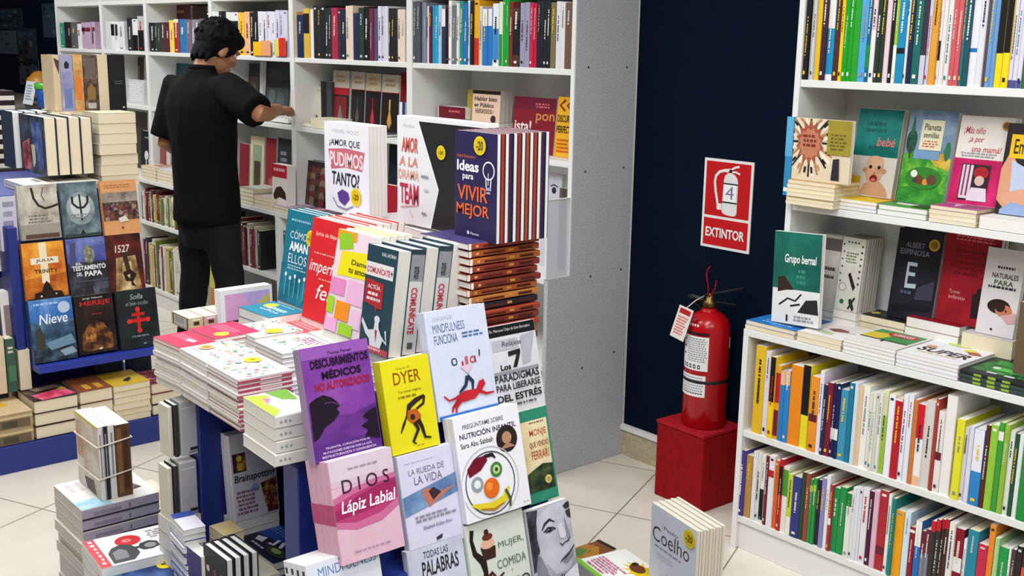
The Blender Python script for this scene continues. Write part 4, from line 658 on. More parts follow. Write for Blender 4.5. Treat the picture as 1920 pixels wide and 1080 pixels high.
face((824, 792), (936, 768), (790, 587), .012, .016, 2, 'c8cddf', 'pale blue book with blue title lines, a walking figure and a red cat', (
    ('t', .12, .06, .44, .095, 'ELENA DE MIGUEL', '8f98a8'), ('t', .1, .125, .62, .205, 'MINDFULNESS', '2f5a86', (-.002, 0)), ('t', .1, .225, .48, .31, 'FUNCIONA', '2f5a86', (0, 0)), ('l', .52, .235, .92, .3, 2, '4a70a0'),
    ('o', .37, .49, .05, .012, '2c3a4c'), ('r', .33, .46, .41, .52, '3a4658'), ('r', .345, .47, .395, .51, 'c8cddf'), ('s', [(.5, .5), (.5, .5 + .04)], .03, 'a83040'), ('s', [(.57, .46), (.57, .53)], .05, 'c05a66'), ('c', .5, .55, .02, '2c2c3a'), ('o', .67, .5, .045, .015, 'a83040'), ('s', [(.71, .47), (.72, .53)], .02, 'a83040'), ('s', [(.8, .42), (.79, .48)], .02, '2c2c3a'), ('p', [(.44, .54), (.66, .54), (.56, .62)], 'd8b8c8'),
    ('s', [(.54, .64), (.5, .72), (.38, .78)], [.06, .05, .03], '22304a'), ('s', [(.54, .64), (.62, .7), (.6, .78)], [.06, .05, .03], '22304a'), ('s', [(.12, .78), (.2, .83), (.3, .82), (.4, .8)], [.02, .025, .03, .05], 'b0202c'), ('p', [(.34, .8), (.46, .77), (.66, .775), (.72, .71), (.8, .7), (.82, .75), (.74, .8), (.62, .86), (.44, .87), (.34, .86)], 'b8222e'), ('s', [(.7, .8), (.82, .84), (.95, .84)], [.05, .035, .02], 'b0202c'), ('s', [(.4, .84), (.3, .9), (.28, .95)], [.06, .04, .03], 'b0202c'), ('s', [(.35, .84), (.24, .9), (.22, .94)], [.06, .035, .025], '9c1a26'), ('r', 0, .955, 1, 1, '2a62b0')))
face((932, 800), (1026, 778), (918, 616), .008, .014, 1, 'cdccd2', 'grey and black-banded book with a large number seven', (
    ('r', 0, 0, 1, .115, '17171a'), ('t', .1, .035, .9, .075, 'Dr. Mencoso Chipa de Saint Bernadem', 'c8c8cc'), ('r', .12, .15, .62, .26, 'adaeb6'), ('t', .3, .17, .7, .24, 'Relájese', '34343a', (.005, .15)), ('p', [(.68, .14), (.96, .12), (.82, .42), (.66, .44)], 'a9abb6'), ('p', [(.4, .28), (.64, .27), (.64, .31), (.54, .45), (.46, .45), (.56, .32), (.4, .33)], '1f2024'), ('t', .22, .4, .42, .46, 'Los', '1f2024', (.03, 0)), ('r', .08, .47, .96, .5, '8c8d96'),
    ('t', .08, .5, .95, .58, 'PARADIGMAS', '2a2b32', (.02, 0)), ('t', .08, .6, .95, .67, 'PARA LIBERARSE', '2a2b32', (.02, 0)), ('t', .08, .69, .95, .78, 'DEL ESTRÉS', '1c1d22', (.025, 0)), ('l', .4, .81, .95, .85, 1, '5a5b64')))
face((642, 1062), (762, 1040), (622, 868), .062, .022, 4, 'd5adc0', 'pink lilac book with a smeared lipstick band', (
    ('r', 0, 0, 1, .2, 'd0bfcc'), ('r', 0, .2, 1, .26, 'ccb2c2'), ('p', [(0, .36), (.3, .3), (.7, .26), (1, .25), (1, .58), (.7, .68), (.3, .7), (0, .64)], 'c2688f'), ('p', [(0, .42), (.3, .36), (.7, .31), (1, .3), (1, .5), (.7, .6), (.3, .63), (0, .58)], 'b03a70'), ('p', [(0, .48), (.4, .38), (.75, .33), (1, .31), (1, .42), (.6, .54), (0, .57)], '9a2558'),
    ('l', .28, .1, .8, .125, 1, 'a08a98'), ('t', .16, .2, .9, .33, 'D I O S', '3a1c30', (.0, 0)), ('t', .1, .4, .97, .555, 'Lápiz Labial', 'f2eaf0', (.015, .2)), ('l', .2, .9, .9, .925, 1, 'b080a0')), spine='d8a8bc', sart=(('r', 0, .42, 1, .62, 'b8447a'), ('c', .5, .93, .2, '6a4a5a', .008)))
face((770, 1042), (874, 1016), (756, 858), .03, .022, 1, 'cfcbe0', 'pale lilac book with a blue strip showing a winged creature', (
    ('l', .1, .09, .7, .11, 1, 'a8a4b8'), ('t', .16, .16, .8, .22, 'LA RUEDA DE', '6c6a7c'), ('t', .24, .24, .74, .325, 'LA VIDA', '6c6a7c'), ('p', [(0, .42), (1, .3), (1, .5), (0, .62)], 'n:6888b0-54709c-86a2c4:14'), ('p', [(.34, .4), (.46, .38), (.6, .46), (.96, .42), (.6, .53), (.45, .58), (.4, .52)], 'b8705c'), ('p', [(.46, .42), (.56, .39), (.68, .46), (.52, .52)], '3a2a30'), ('l', .15, .64, .9, .72, 2, '8a8698'), ('t', .28, .755, .8, .79, 'Elisabeth Kübler-Ross', '55506a', (0, .2)), ('p', [(.48, .9), (.6, .88), (.58, .92), (.48, .93)], '33303c')))
face((877, 984), (998, 956), (845, 786), .05, .02, 2, 'e6e4ea', 'white child nutrition book with a face made of fruit', (
    ('t', .12, .07, .75, .125, 'PREGÚNTAME SOBRE', '3f2c4c', (.008, 0)), ('t', .06, .15, .93, .215, 'NUTRICIÓN INFANTIL', '35244a', (.02, 0)), ('t', .06, .25, .55, .3, 'Sara Abu Sabbah', '2c2a33', (.01, 0)), ('c', .76, .31, .165, '2a211f'), ('c', .76, .3, .075, 'b08468', .06), ('p', [(.64, .4), (.88, .4), (.8, .36), (.72, .36)], 'a8785c'), ('o', .42, .68, .44, .012, 'b8b6c0'), ('o', .42, .68, .38, .014, '3c3a44'), ('p', [(.1, .5), (.22, .42), (.38, .41), (.42, .46), (.3, .54), (.12, .58)], '6f1228'), ('s', [(.38, .42), (.5, .42), (.54, .46)], [.04, .05, .02], '2a1c20'),
    ('c', .22, .66, .09, '8d9aa0'), ('c', .22, .66, .05, 'dfe4e4'), ('c', .53, .57, .09, '3f7a3a'), ('c', .53, .57, .055, 'b8c88a'), ('c', .53, .57, .025, '2a4a26'), ('c', .42, .73, .12, 'd9661c'), ('c', .39, .71, .05, 'e88a3c'), ('s', [(.1, .84), (.24, .88), (.42, .9), (.6, .86), (.68, .76)], [.03, .08, .1, .09, .03], 'd9c62c'), ('s', [(.22, .9), (.42, .935), (.58, .9)], [.02, .035, .02], 'a87a1c'), ('s', [(.62, .78), (.68, .88), (.66, .95)], [.04, .04, .03], '4a5a24'), ('l', .86, .95, .98, .965, 1, 'G')), spine='dcdae4')
face((994, 948), (1048, 928), (972, 800), .012, .016, 1, '2f8468', 'green-bordered cream book with a forest scene and round seal', (
    ('r', .05, .12, .93, .88, 'n:dccaa0-ccb484-e6d8b4:14'), ('l', .3, .14, .85, .17, 1, '8a6a4a'), ('t', .3, .22, .86, .31, 'MONJE', 'a84a2c', (.005, 0)), ('t', .25, .34, .9, .42, 'QUE VENDIÓ', '8a3a28', (.005, 0)), ('t', .28, .45, .86, .54, 'FERRARI', 'a84a2c', (.005, 0)), ('p', [(.05, .68), (.3, .64), (.6, .6), (.93, .62), (.93, .88), (.05, .88)], 'n:2c3a26-1a2418-4a5a34:40'), ('c', .72, .78, .11, 'd8c070'), ('c', .72, .78, .07, 'b89a4c')), h=.21)
face((600, 1250), (738, 1225), (602, 1062), .05, .022, 4, 'd6d9e4', 'pale blue book, top edge only in view under the lipstick book', (('t', .15, .06, .95, .16, 'MINDFULNESS', '5a80b0', (0, 0)),), spine='dfe2ea', sart=(('r', .3, .06, .7, .12, 'K'),))
face((790, 1232), (895, 1205), (772, 1036), .03, .02, 1, 'c4c8d8', 'grey blue book with tall dark hand lettering', (('r', 0, 0, 1, 1, 'n:c4c8d8-b4b8ca-d0d4e0:8'), ('t', .28, .05, .72, .12, 'TODAS LAS', '34343c', (.01, .1)), ('t', .22, .14, .88, .29, 'PALABRAS', '2c2c34', (.02, .1)), ('t', .4, .31, .84, .38, 'QUE ME', '34343c', (.015, .1)), ('l', .2, .5, .9, .7, 3, 'G')))
face((898, 1172), (1006, 1148), (872, 988), .04, .02, 1, 'cdd4c8', 'pale green book with a dark winding figure and a cupcake', (('s', [(.1, .06), (.07, .16), (.1, .3), (.22, .4), (.24, .52), (.2, .66), (.24, .74)], [.07, .06, .08, .12, .08, .1, .1], '241a18'), ('p', [(.2, .26), (.46, .28), (.44, .4), (.24, .4)], '3c241c'), ('c', .33, .24, .12, 'd8a890', .05), ('c', .34, .17, .09, '6a2c24', .035), ('c', .33, .12, .04, '4a2018'), ('s', [(.22, .6), (.34, .54), (.42, .62), (.54, .58)], [.08, .05, .04, .03], '4a221c'), ('t', .5, .26, .95, .34, 'MUJER,', '5a6a5c'), ('t', .44, .44, .95, .53, 'COMIDA', '5a6a5c'), ('t', .66, .57, .7, .6, 'Y', '5a6a5c'), ('t', .26, .66, .98, .8, 'DESEO', '3a4a40', (.0, 0))))
face((1012, 1148), (1092, 1126), (978, 960), .045, .02, 1, 'b9b9c2', 'black and white photograph cover of a young face', (
    ('r', 0, 0, 1, .8, 'n:b0b0ba-9c9ca8-c2c2cc:9'), ('p', [(.2, .1), (.5, .02), (1, .0), (1, .55), (.8, .7), (.5, .72), (.3, .6), (.2, .4)], 'n:bcbcc6-a8a8b4-ccccd6:11'), ('p', [(.3, .56), (.5, .7), (.8, .7), (1, .58), (1, .8), (.3, .8)], 'n:9c9ca8-84848f-aeaebc:14'),
    ('p', [(0, .0), (.26, .02), (.2, .14), (.17, .3), (.2, .42), (.14, .48), (.1, .6), (0, .62)], 'n:34343c-1f1f26-4c4c56:40'), ('p', [(.14, .44), (.22, .5), (.3, .62), (.36, .8), (.1, .8), (.06, .6)], 'n:7c7c88-5c5c68-8e8e9a:12'),
    ('s', [(.3, .235), (.38, .18), (.5, .15), (.62, .19)], [.02, .05, .05, .015], '2f2f37'), ('p', [(.34, .25), (.42, .222), (.52, .228), (.6, .26), (.5, .275), (.4, .275)], '4c4c56'), ('c', .47, .25, .04, '18181d'), ('s', [(.33, .255), (.44, .222), (.56, .235), (.62, .262)], .018, '24242a'), ('c', .455, .244, .01, 'd8d8e0'),
    ('p', [(.84, .06), (.94, .03), (1, .03), (1, .09), (.9, .1)], '2f2f37'), ('p', [(.88, .12), (1, .1), (1, .2), (.92, .18)], '3a3a43'), ('p', [(.66, .24), (.76, .2), (.84, .34), (.78, .38), (.68, .36)], 'd0d0d8'), ('p', [(.84, .16), (.9, .3), (.94, .38), (.86, .4), (.84, .3)], '8a8a96'),
    ('s', [(.66, .41), (.71, .44), (.78, .42), (.86, .415), (.92, .38)], [.02, .035, .02, .03, .01], '3c3c45'), ('p', [(.62, .585), (.74, .55), (.84, .525), (.98, .47), (.95, .5), (.84, .55), (.74, .58)], '55555f'), ('s', [(.6, .6), (.74, .57), (.86, .535), (.99, .475)], [.01, .02, .022, .012], '18181d'), ('p', [(.66, .605), (.84, .565), (.96, .52), (.92, .58), (.76, .63)], '7a7a86'),
    ('p', [(0, .8), (.3, .72), (.5, .78), (1, .66), (1, 1), (0, 1)], 'n:cfd0da-bfc0cc-dcdde6:8'), ('t', .34, .72, .66, .76, 'POR TI', '2c2c34', (.01, 0)), ('t', .3, .78, .7, .83, '1.000', '2c2c34', (.01, 0)), ('t', .1, .86, .9, .9, 'noches y amaneceres', '34343c', (.005, .2))))

# niche of the stand
gn = 'books in the niche of the display stand'
stand((441, 980), (524, 956), (431, 893), ('x', -2.36), .1, .022, 2, 'cfcbd4', 'white niche book with coloured squares and black title', gn, h=.215,
      art=(('r', .05, .22, .34, .44, 'n:4a2a2c-2a1418-b8983c:40'), ('c', .2, .28, .06, 'd8c040'), ('r', .14, .34, .26, .42, 'c8a83a'), ('t', .06, .47, .97, .58, 'Brainspotting', '26232c', (.02, .1)), ('p', [(.62, .62), (.98, .58), (.98, .98), (.74, .98)], 'n:5a2a30-3a1a20-c8983c:40'), ('c', .5, .65, .08, '7aa8c8'), ('l', .06, .66, .6, .95, 6, '8a5a78')), spine='e4dfe4', page='w', under=.37)
stand((534, 948), (577, 983), (533, 860), ('y', 1.31), .06, .02, 1, '1f2a5c', 'dark blue and white book standing at the back of the niche', gn, h=.2, art=(('r', .04, .04, .96, .58, 'aab4cc'), ('p', [(.3, .1), (.6, .08), (.7, .34), (.4, .36)], '3f5a9c'), ('t', .12, .66, .8, .78, 'ADIÓS', 'c4ccdc', (.01, 0)), ('l', .15, .82, .85, .9, 2, 'c4ccdc')), under=.37)
stack_flat((437, 1003), (512, 1057), (597, 1030), .43, 3, .02, '1c2440', 'blue flat book with white figures and a dark globe in the niche', gn, topcol='1f45a0', names='% dark book from the top under the blue flat book of the niche', edge='g', art=(('p', [(.0, .55), (.5, .45), (1, .5), (1, 1), (0, 1)], '101a34'), ('l', .1, .08, .7, .3, 3, '6a8ac8'), ('p', [(.2, .6), (.34, .52), (.4, .7), (.26, .74)], 'd8dce8'), ('s', [(.5, .4), (.56, .6), (.48, .62)], .05, 'dfe4ee'), ('s', [(.6, .38), (.7, .58)], .05, 'dfe4ee'), ('c', .76, .72, .2, '2f3a2c', .14), ('c', .74, .7, .1, '8aa85a', .07), ('l', .3, .82, .6, .9, 1, 'd8dce8')), zb=.37)
stack_flat((425, 992), (447, 1006), (478, 985), .44, 1, .03, 'd99a2c', 'orange-edged small book wedged under the white book', gn, edge='c') if False else None
stack_flat((505, 1052), (572, 1104), (648, 1078), .395, 2, .03, 'cfd0dc', 'white grey flat book before the blue flat book of the niche', gn, names='second white grey flat book from the top at the niche front', art=(('c', .9, .2, .09, '6a5a50'), ('c', .2, .9, .03, 'K'), ('l', .1, .4, .6, .7, 3, 'G')), zb=.081)

# top of the stand: piles at its near edge
gt = 'piles on top of the display stand'
def doodles(seed):
    rn = random.Random(seed); out = [('r', 0, 0, 1, 1, 'e6e4e8')]
    for k in range(46):
        u, v = rn.uniform(.05, .95), rn.uniform(.04, .72); c = rn.choice(['9fd09a', '6aae74', 'c8dca0', 'e8b4b0', 'e0a0a8', 'd8cce8', 'efe0a0', '88b8a8']); r = rn.uniform(.015, .05)
        if rn.random() < .5: out.append(('c', u, v, r, c))
        else: out.append(('s', [(u, v), (u + rn.uniform(-.1, .1), v + rn.uniform(-.06, .06)), (u + rn.uniform(-.16, .16), v + rn.uniform(-.08, .08))], rn.uniform(.012, .03), c))
    return out
sunny = [('c', .76, .72, .13, 'ece24a'), ('c', .76, .72, .09, 'd8c81c'), ('c', .76, .72, .04, '8a8414')]; amber = [('c', .22, .6, .13, 'e0bf90'), ('c', .22, .6, .09, 'c89048'), ('c', .22, .6, .04, 'a87034')]; foot = [('l', .1, .8, .75, .84, 1, '8a88a8'), ('s', [(.1, .92), (.5, .88), (.8, .93)], .012, 'b0a8c8')]
doodle = tuple(doodles(3) + amber + foot); doodle_b = tuple(doodles(5) + sunny + foot)
zt = .914
stack_flat((287, 631), (336, 652), (398, 637), zt, 11, .0108, 'e3ddd6', 'crimson flat book at the near end of the display stand top', gt, topcol='cc2f52', edge='w', names='% white-edged book from the top of the crimson-topped pile', art=(('l', .1, .3, .9, .6, 3, 'e87a90'), ('p', [(.55, .4), (.8, .36), (.84, .5), (.6, .54)], 'e8c0cc')), zb=ZP)
stack_flat((352, 616), (402, 636), (478, 617), zt, 6, .0108, 'e3ddd6', 'second crimson flat book behind the first at the stand top', gt, topcol='d0355a', names='% book in the crimson pile standing farther in', art=(('l', .1, .3, .9, .6, 3, 'e87a90'), ('c', .75, .7, .14, 'e4c43a')), zb=ZP)
stack_flat((337, 653), (386, 680), (470, 655), zt, 11, .0108, 'e6e0da', 'white doodled flat book with an orange circle beside the crimson pile', gt, topcol='e6e3e4', names='% book from the top of the doodled pile with the orange circle', art=doodle, zb=ZP)
stack_flat((388, 681), (446, 713), (535, 688), zt, 11, .0108, 'e6e0da', 'white doodled flat book with a yellow circle, its pile edged in maroon', gt, topcol='e7e4e8', spine_side='right', sp='8a2438', names='% maroon-spined book from the top of the doodled pile with the yellow circle', art=doodle_b, seedcols=['e6e0da', '8a2438', 'dcd0cc'], sart=(('r', 0, 0, 1, 1, 'a8485a'), ('r', 0.6, 0, 1, 1, 'd8c8c4'), ('r', .1, .4, .5, .8, 'e0c0c0')), zb=ZP)
stack_flat((428, 612), (478, 634), (560, 615), zt - .002, 6, .0108, 'e6e0da', 'white doodled flat book farther in, with a yellow circle', gt, topcol='e6e4e4', names='% book in the far doodled pile on the stand top', art=tuple(doodles(8) + [('c', .8, .5, .16, 'ece24a'), ('c', .8, .5, .1, 'd8c81c')]), zb=ZP)
stack_flat((478, 640), (530, 664), (610, 640), zt - .004, 5, .0108, 'e6e0da', 'white doodled flat book just behind the purple book', gt, topcol='e9e6e9', names='% book in the doodled pile behind the purple book', art=tuple(doodles(9)) + (('l', .3, .1, .9, .4, 4, 'c8a0b8'),), zb=ZP)
stack_flat((455, 744), (516, 782), (590, 760), .902, 4, .026, 'd9d6cc', 'green and white illustrated flat book beside the purple book', gt, topcol='d8dccf', spine_side='right', names='% pale book from the top of the pile beside the purple book', art=(('p', [(0, 0), (1, 0), (.9, .45), (.3, .4)], 'a8c83a'), ('p', [(.1, .3), (.6, .2), (.8, .7), (.3, .8)], 'e4e2ea'), ('p', [(.6, .6), (1, .5), (1, 1), (.5, .9)], '6a9c3a'), ('p', [(.5, .2), (.8, .3), (.7, .42)], 'd878a0')), sart=(('l', .35, .1, .65, .4, 3, 'G'),), sp='d0cfc8', zb=ZP)
stack_flat((447, 575), (505, 596), (563, 581), .925, 2, .024, 'e0b8b0', 'teal flat book lying before the standing teal book', gt, topcol='1f7c98', names='second book under the teal flat one', art=(('c', .25, .3, .13, 'd8c830'), ('t', .3, .35, .85, .5, 'aman', 'd8e4e8', (.02, 0)), ('t', .3, .55, .85, .68, 'ellos', 'd8e4e8', (0, 0)), ('l', .2, .1, .8, .2, 1, '8ac0d0')), zb=ZP)
stack_flat((500, 602), (572, 634), (640, 612), .905, 2, .02, 'd8b8ac', 'salmon red flat book before the standing red book', gt, topcol='d05058', names='second book under the salmon red flat one', art=(('c', .3, .2, .1, 'd8a830'), ('l', .2, .4, .8, .7, 3, 'e8a0a0')), zb=ZP)
stack_flat((577, 622), (640, 652), (700, 636), .915, 3, .018, 'e2dcc8', 'cream and yellow flat book before the sticky-note book', gt, topcol='e4e2c8', names='% pale book under the cream and yellow flat one', art=(('p', [(.5, .2), (1, .1), (1, .5), (.7, .6)], 'e4d82a'), ('p', [(.2, .3), (.4, .2), (.5, .5)], '8ab86a')), zb=ZP)
stack_flat((676, 652), (735, 676), (830, 650), .947, 8, .017, 'dcd8d0', 'white flat book under the standing dark teal books', gt, names='% white book under the row of dark teal books', zb=ZP)

# top of the stand: standing books
gu = 'books standing on the display stand'
def yz(px, py, z): return at(px, py, 'z', z).y
sticker = lambda u, v, r, s: [('k', u, v, r, s)]
stand((520, 562), (578, 580), (540, 391), ('y', yz(520, 562, .91)), .16, .02, 3, '1b6f86', 'teal book with white and pale title lines and a yellow sticker', gu,
      art=[('r', 0, .58, 1, 1, 'n:1b7088-14586e-2a8fa6:14'), ('l', .15, .09, .85, .13, 1, '8ac0d0'), ('t', .18, .2, .72, .3, 'CÓMO', 'cfe0e8'), ('t', .2, .33, .78, .43, 'AMAN', 'eef4f6', (.03, 0)), ('t', .2, .46, .78, .56, 'ELLOS', 'cfe0e8'), ('l', .2, .58, .8, .64, 2, '9cc8d4')] + sticker(.84, .25, .13, '-15') + [('s', [(.2 + .15 * i, .7 + .03 * (i % 2)), (.2 + .15 * i, .92)], .025, '5ab4c4') for i in range(5)] + [('c', .2 + .15 * i, .69 + .03 * (i % 2), .035, 'd8ecf0') for i in range(5)], under=ZP)
stand((565, 592), (642, 612), (598, 406), ('y', yz(565, 592, .92)), .16, .021, 7, 'd4262c', 'red book with white script title and a yellow round sticker', gu, cols=['c83a3c', 'e6d8d0', 'd05a50'],
      art=[('t', .12, .13, .66, .18, 'Sylvia de Béjar', 'f0c8b8', (.01, .2)), ('t', .2, .22, .7, .28, '', 'd4262c')][:1] + sticker(.82, .15, .13, '-20') + [('l', .1, .33, .75, .36, 1, 'e89890'), ('t', .06, .4, .98, .56, 'imperfecta', 'f4e8e4', (.005, .25)), ('l', .3, .575, .8, .6, 1, 'e89890'), ('t', .3, .63, .9, .78, 'feliz', 'f4e8e4', (.005, .25)), ('t', .7, .9, .9, .93, 'Grijalbo', 'e8b0a8')], under=ZP)
stand((606, 616), (672, 640), (650, 428), ('y', yz(606, 616, .935)), .2, .021, 5, 'e8d4dc', 'book covered in pink, green, orange and yellow sticky notes', gu, cols=['dfe0a0', 'e0dcc0', 'c8d890'],
      art=[('r', .0, .0, .55, .1, 'e89a2c'), ('p', [(.05, .04), (.4, .02), (.5, .16), (.12, .2)], '8fc42c'), ('p', [(.2, .2), (.95, .17), (.98, .42), (.15, .44)], 'eadb1a'), ('t', .5, .26, .95, .31, 'Dame', '4a4414', (.02, 0)), ('t', .45, .34, .95, .39, 'tu amor', '4a4414', (.02, 0)), ('r', .03, .47, .44, .63, 'e08ac0'), ('r', .5, .46, .96, .68, 'eab4d4'), ('r', -.0, .66, .2, .82, '9ccc2c'), ('r', .26, .68, .64, .86, 'ee8f22'), ('r', .7, .72, .98, .9, 'eac0da'), ('r', .02, .86, .36, .99, 'e6a8d2'), ('r', .42, .88, .8, .99, '9ccc2c')], under=ZP)
# the dark teal row, alternately turned
O_, R_, U_, w_, h_ = fit((671, 650), (727, 669), (690, 456), V((0, yz(671, 650, .95), 0)), V((0, -1, 0)), V((0, math.sin(.13), math.cos(.13))))
ac = (('t', .5, .05, .95, .085, 'KARL ANTMAN', 'cfd8dc', (.01, 0)), ('r', .02, .16, .92, .29, 'e6dfe0'), ('t', .06, .19, .82, .26, 'COMUNÍCATE', 'b8202c', (.02, 0)), ('t', .84, .2, .9, .25, '+', '26303a', (.03, 0)), ('p', [(.08, .32), (.66, .34), (.66, .58), (.5, .58), (.5, .62), (.42, .57), (.08, .55)], 'b02a36'), ('t', .14, .36, .56, .41, 'ACTÚA', 'eadcdc', (.02, 0)), ('l', .14, .44, .6, .54, 2, 'eadcdc'), ('c', .56, .68, .09, 'dfe2e4', .035), ('p', [(.5, .7), (.62, .7), (.64, .76), (.8, .86), (.7, .98), (.42, .98), (.36, .88), (.22, .84), (.06, .74), (.08, .7), (.3, .8), (.48, .78)], 'dfe2e4'), ('s', [(.7, .82), (.92, .88), (.86, .76)], .05, 'dfe2e4'), ('p', [(.52, .78), (.6, .78), (.58, .9)], 'b03a4a'), ('r', 0, .94, 1, 1, 'c04a58'), ('l', .1, .95, .9, .99, 1, 'e8c0c4'))
sp_c = (('r', .0, .0, 1, .13, '2a3a44'), ('r', .0, .13, 1, 1, 'c9c6c6'), ('r', .0, .05, 1, .3, '8a8a90'), ('v', .28, .16, .72, .28, 'antman', '2c2c34', (.02, 0)), ('v', .2, .36, .8, .8, 'COMUNÍCATE', 'b8303c', (.03, 0)), ('r', .3, .88, .7, .94, '55555c'))
st = .036
for i in range(9):
    o = O_ + V((0, 1, 0)) * (st * 1.02 * i); lb = 'dark teal book with a raised-arms figure and red speech block' if i == 0 else f'{ORD[i + 1]} book of the leaning dark teal row, counted from its front cover'
    if i in (1, 3, 5, 6): book(o + R_ * w_ - R_.cross(U_) * (st - .001), -R_, U_, w_, h_, st - .001, '24434f', lb, gu, sart=sp_c, page='g')
    else: book(o, R_, U_, w_, h_, st - .001, '24434f', lb, gu, art=ac if i == 0 else (), page='g', hide='' if i == 0 else 'f')
# the pile of brown-spined books and the row standing on it
go = 'brown-spined books piled at the end of the stand'
vz = 1.185; P = [at(*p, 'z', vz) for p in ((815, 434), (879, 458), (1036, 446))]; rn = random.Random(9)
bx, by0, by1 = P[1].x, P[1].y, P[2].y; bd = P[1].x - P[0].x; n_ = 22; tt = (vz - ZP) / n_
for i in range(n_):
    dx, dy = rn.uniform(-.004, .004), rn.uniform(-.004, .004); c = ['b0602e', '9c3f2c', 'a8552c', '7c3428', 'c07a3c', '8f3a2e'][rn.randrange(6)]
    if i == 8: c = '2c2430'
    book((bx + dx, by1 + dy, vz - (i + 1) * tt + tt * 1.0), (-1, 0, 0), (0, -1, 0), max(bd, .11), by1 - by0, tt - .0035, c if i else '3c3264', 'violet-topped book, topmost of the tall brown-spined pile' if i == 0 else f'{ORD[i + 1]} book from the top of the tall brown-spined pile', go, spine=c, hide='' if i == 0 else 'ft', page='w',
         sart=(('r', .0, .0, 1, .04, 'e8e0d8'), ('r', .3, .1, .7, .14, 'd8a060'), ('r', .25, .2, .6, .5, '5c261c'), ('r', .35, .55, .75, .62, 'd0903c'), ('r', .3, .7, .7, .9, '4c2018')), keep=20000 if i < 3 else 0)
yv = yz(930, 456, vz + .001)
Ov, Rv, Uv, wv, hv = fit((852, 441), (930, 456), (858, 243), V((0, yv, 0)), V((0, -1, 0)), V((0, 0.0, 1)))
av = [('t', .1, .1, .6, .13, '', 'K')][:0] + sticker(.62, .12, .14, '-20') + [('t', .06, .215, .5, .245, 'Rafael Santandreu', 'c06a4c', (.005, 0)), ('t', .06, .27, .58, .37, 'Ideas', 'e9e9ef', (.03, 0)), ('t', .2, .4, .46, .46, 'para', 'e9e9ef', (.02, 0)), ('t', .08, .5, .8, .64, 'VIVIR', 'e86a32', (.012, 0)), ('t', .06, .67, .84, .81, 'MEJOR', 'e86a32', (.012, 0)), ('o', .82, .34, .14, .025, 'dfe0ec'), ('s', [(.76, .42), (.77, .49)], .025, 'dfe0ec'), ('s', [(.88, .42), (.87, .49)], .025, 'dfe0ec'), ('r', .76, .49, .89, .52, 'a89ac8'), ('r', .78, .53, .87, .55, 'a89ac8'), ('s', [(.82, .36), (.82, .47)], .015, 'dfe0ec'), ('c', .36, .94, .03, 'd8d8e4'), ('t', .42, .93, .62, .955, 'Planeta', 'd8d8e4', (.01, 0))]
yb_ = by1
nv = 13; tv = (yb_ - Ov.y) / nv
for i in range(nv):
    o = Ov + V((0, tv * i, 0)); lb = 'dark violet book with orange capitals and a drawn light bulb standing on the brown pile' if i == 0 else f'{ORD[i + 1]} book of the upright row on the brown-spined pile'
    if i % 2: book(o + Rv * wv + V((0, tv - .0012, 0)), -Rv, Uv, wv, hv, tv - .0022, '7c3428', lb, 'row standing on the brown-spined pile', spine=['9c3a26', '2a2340', '8a3424', '9c4a26'][(i // 2) % 4], page='w')
    else: book(o, Rv, Uv, wv, hv, tv - .001, '2c2650', lb, 'row standing on the brown-spined pile', art=av if i == 0 else (), page='w', hide='' if i == 0 else 'f')
# white books at the back of the stand
gw = 'white books at the back of the stand'
yA = 1.74; zA = at(612, 392, 'y', yA).z
stand((610, 392), (692, 396), (616, 227), ('y', yA), .0, .0125, 5, 'e6e4ea', 'white book with hand-drawn lettering and a violet heart', gw, page='g', spine='dcd6dc', sart=(('r', .2, .5, .8, .53, 'K'),),
      art=[('t', .2, .07, .8, .11, 'MANEL MOLES', 'b8b4c0'), ('t', .12, .18, .82, .27, '¿AMOR QUE', '3a2a48', (.01, .1)), ('p', [(.1, .3), (.5, .27), (.92, .29), (.86, .5), (.5, .48), (.16, .52)], 'c86a78'), ('t', .14, .32, .88, .48, 'PUDIMOS', 'f0e0e4', (.02, 0)), ('t', .18, .54, .8, .69, 'TANTO?', '2c2440', (.02, .1)), ('p', [(.3, .78), (.42, .73), (.55, .76), (.58, .83), (.46, .91), (.34, .87)], '5a3a8c'), ('k', .73, .79, .11, '-20'), ('s', [(.2, .84), (.3, .93), (.5, .95), (.66, .9)], .02, '8a80a8')])
yB = 1.70
stand((745, 415), (906, 437), (747, 216), ('y', yB), .0, .045, 1, 'e2e1e6', 'wide white book lettered TEAM in coral and red with a black wedge', gw,
      art=[('p', [(.27, .035), (.997, .035), (.997, .997), (.41, .997), (.5, .63)], '232328'), ('s', [(.26, .03), (.5, .63), (.41, .99)], .012, 'f0eff2'), ('t', .08, .07, .22, .1, 'MARIO ARANAZ', 'c8c4cc'), ('t', .06, .19, .26, .33, 'AMOR', 'c8553c', (.03, .1)), ('t', .03, .37, .26, .46, 'A LA', 'd88a6a', (.02, .1)), ('t', .02, .49, .27, .58, 'DRAMA', 'e0a890', (.015, .1)), ('t', .04, .62, .27, .81, 'TEAM', 'b82a44', (.025, 0)), ('s', [(.05, .85), (.26, .81)], .008, 'd88a8a'), ('s', [(.16, .86), (.2, .93)], .006, 'e0a080'), ('l', .3, .52, .4, .56, 1, 'G'), ('l', .3, .64, .42, .68, 1, 'GW'), ('l', .3, .86, .38, .9, 1, 'G'), ('k', .54, .29, .05, '-20')])
stack_flat((600, 408), (690, 440), (800, 410), min(zA, at(745, 418, 'y', yB).z) - .004, 4, .02, 'e6dcd8', 'pale flat book under the white hand-lettered books', gw, names='% pale flat book under the white lettered books', art=(('c', .7, .3, .1, 'e0d060'), ('l', .2, .4, .8, .8, 4, 'e0a0a8')), zb=ZP)
